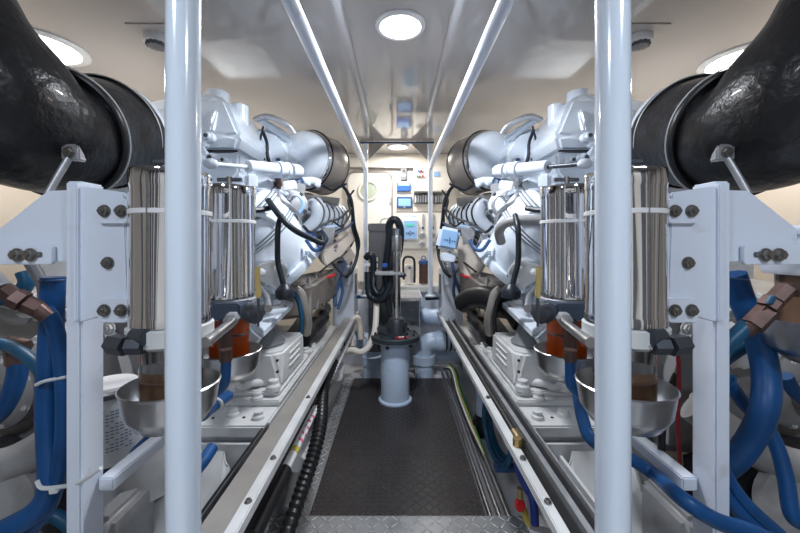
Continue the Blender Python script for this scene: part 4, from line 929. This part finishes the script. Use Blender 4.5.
        t = thing('side_filter', 'third filter with steel cup cut off by the right frame edge', 'fuel filter', q(800,330,.8))
        c = q(812,250,.82)
        MB().lathe([(.085,0),(.092,-.006),(.092,-.02),(.086,-.022),(.086,-.10),(.08,-.11)], c+V((0,0,.055)), n=40).build('housing', WHITEG, t)
        MB().lathe([(.06,-.055),(.06,-.17),(0,-.17)], c, n=32).build('bowl', BROWNF, t)
        MB().lathe([(0,-.26),(.04,-.255),(.085,-.22),(.105,-.16),(.108,-.155),(.1,-.16),(.08,-.21),(.04,-.245),(0,-.25)], c, n=48).build('drip_cup', STEEL, t)
        # tilted monitor on engine
        t = thing('engine_monitor', 'tilted white monitor with light blue face hung on the right engine', 'monitor', R(447,240,2.4))
        o = R(448,239,2.36)
        MB().box(o, (.142,.05,.15), (0,12,-18), .02).build('case', WHITE, t)
        MB().box(o+V((.004,-.03,.0)), (.105,.012,.11), (0,12,-18), .004).build('face', LIGHTBLUE, t)
        m = MB()
        for dx, dz in ((-.03,0),(-.015,0),(0,0),(.015,0),(.03,0),(0,.013),(0,-.013)): MB().box(o+V((.006+dx,-.040-.3*dx,dz-.01-.2*dx)), (.008,.008,.008), (0,12,-18), .001).build('button', NAVY, t)
        MB().hull([o+V(v) for v in ((-.06,0,-.08),(.06,0,-.1),(-.04,0,-.15),(.05,0,-.16),(-.04,.06,-.15),(.05,.06,-.1))], .01).build('stand', WHITE, t)

for S in (-1, 1):
    beam(); bed(); mount(); engine(); bracket(); filters(); exhaust(); left_hoses()
S = 1
t = thing('exhaust_blanket', 'black padded blanket tube lying over the right engine bed', 'pipe', (.6,2.1,.8))
MB().tube([(.42,2.35,.79),(.48,2.25,.85),(.56,2.12,.86),(.64,2.02,.82),(.68,1.95,.76)], .065, 20, 8, wob=.1).build('wrap', RUBBER, t)
MB().tube([(.45,2.24,.79),(.52,2.14,.81),(.60,2.03,.80)], .003, 6).build('edge_stitching', mat('mauve_stitch', (.4,.25,.27), .5), t)
# ------------------------------------------------------------------ camera, world, view
cam = bpy.data.cameras.new('camera'); co = bpy.data.objects.new('camera', cam); COL.objects.link(co)
cam.sensor_width = 36; cam.lens = F*36/800; cam.shift_x = (400-CX)/800; cam.shift_y = -(266.5-CY)/800
cam.clip_start = .02
co.location = (0,0,H); co.rotation_euler = (PI/2,0,0); sc.camera = co
w = bpy.data.worlds.new('world'); sc.world = w; w.use_nodes = True
w.node_tree.nodes['Background'].inputs[0].default_value = (.5,.6,.8,1); w.node_tree.nodes['Background'].inputs[1].default_value = .3
sc.view_settings.view_transform = 'Standard'; sc.view_settings.look = 'None'; sc.view_settings.gamma = 1
sc.view_settings.use_curve_mapping = False
sc.view_settings.exposure = -.30
sc.cycles.max_bounces = 10; sc.cycles.glossy_bounces = 6; sc.cycles.transmission_bounces = 8; sc.cycles.diffuse_bounces = 3
sc.cycles.sample_clamp_indirect = 6
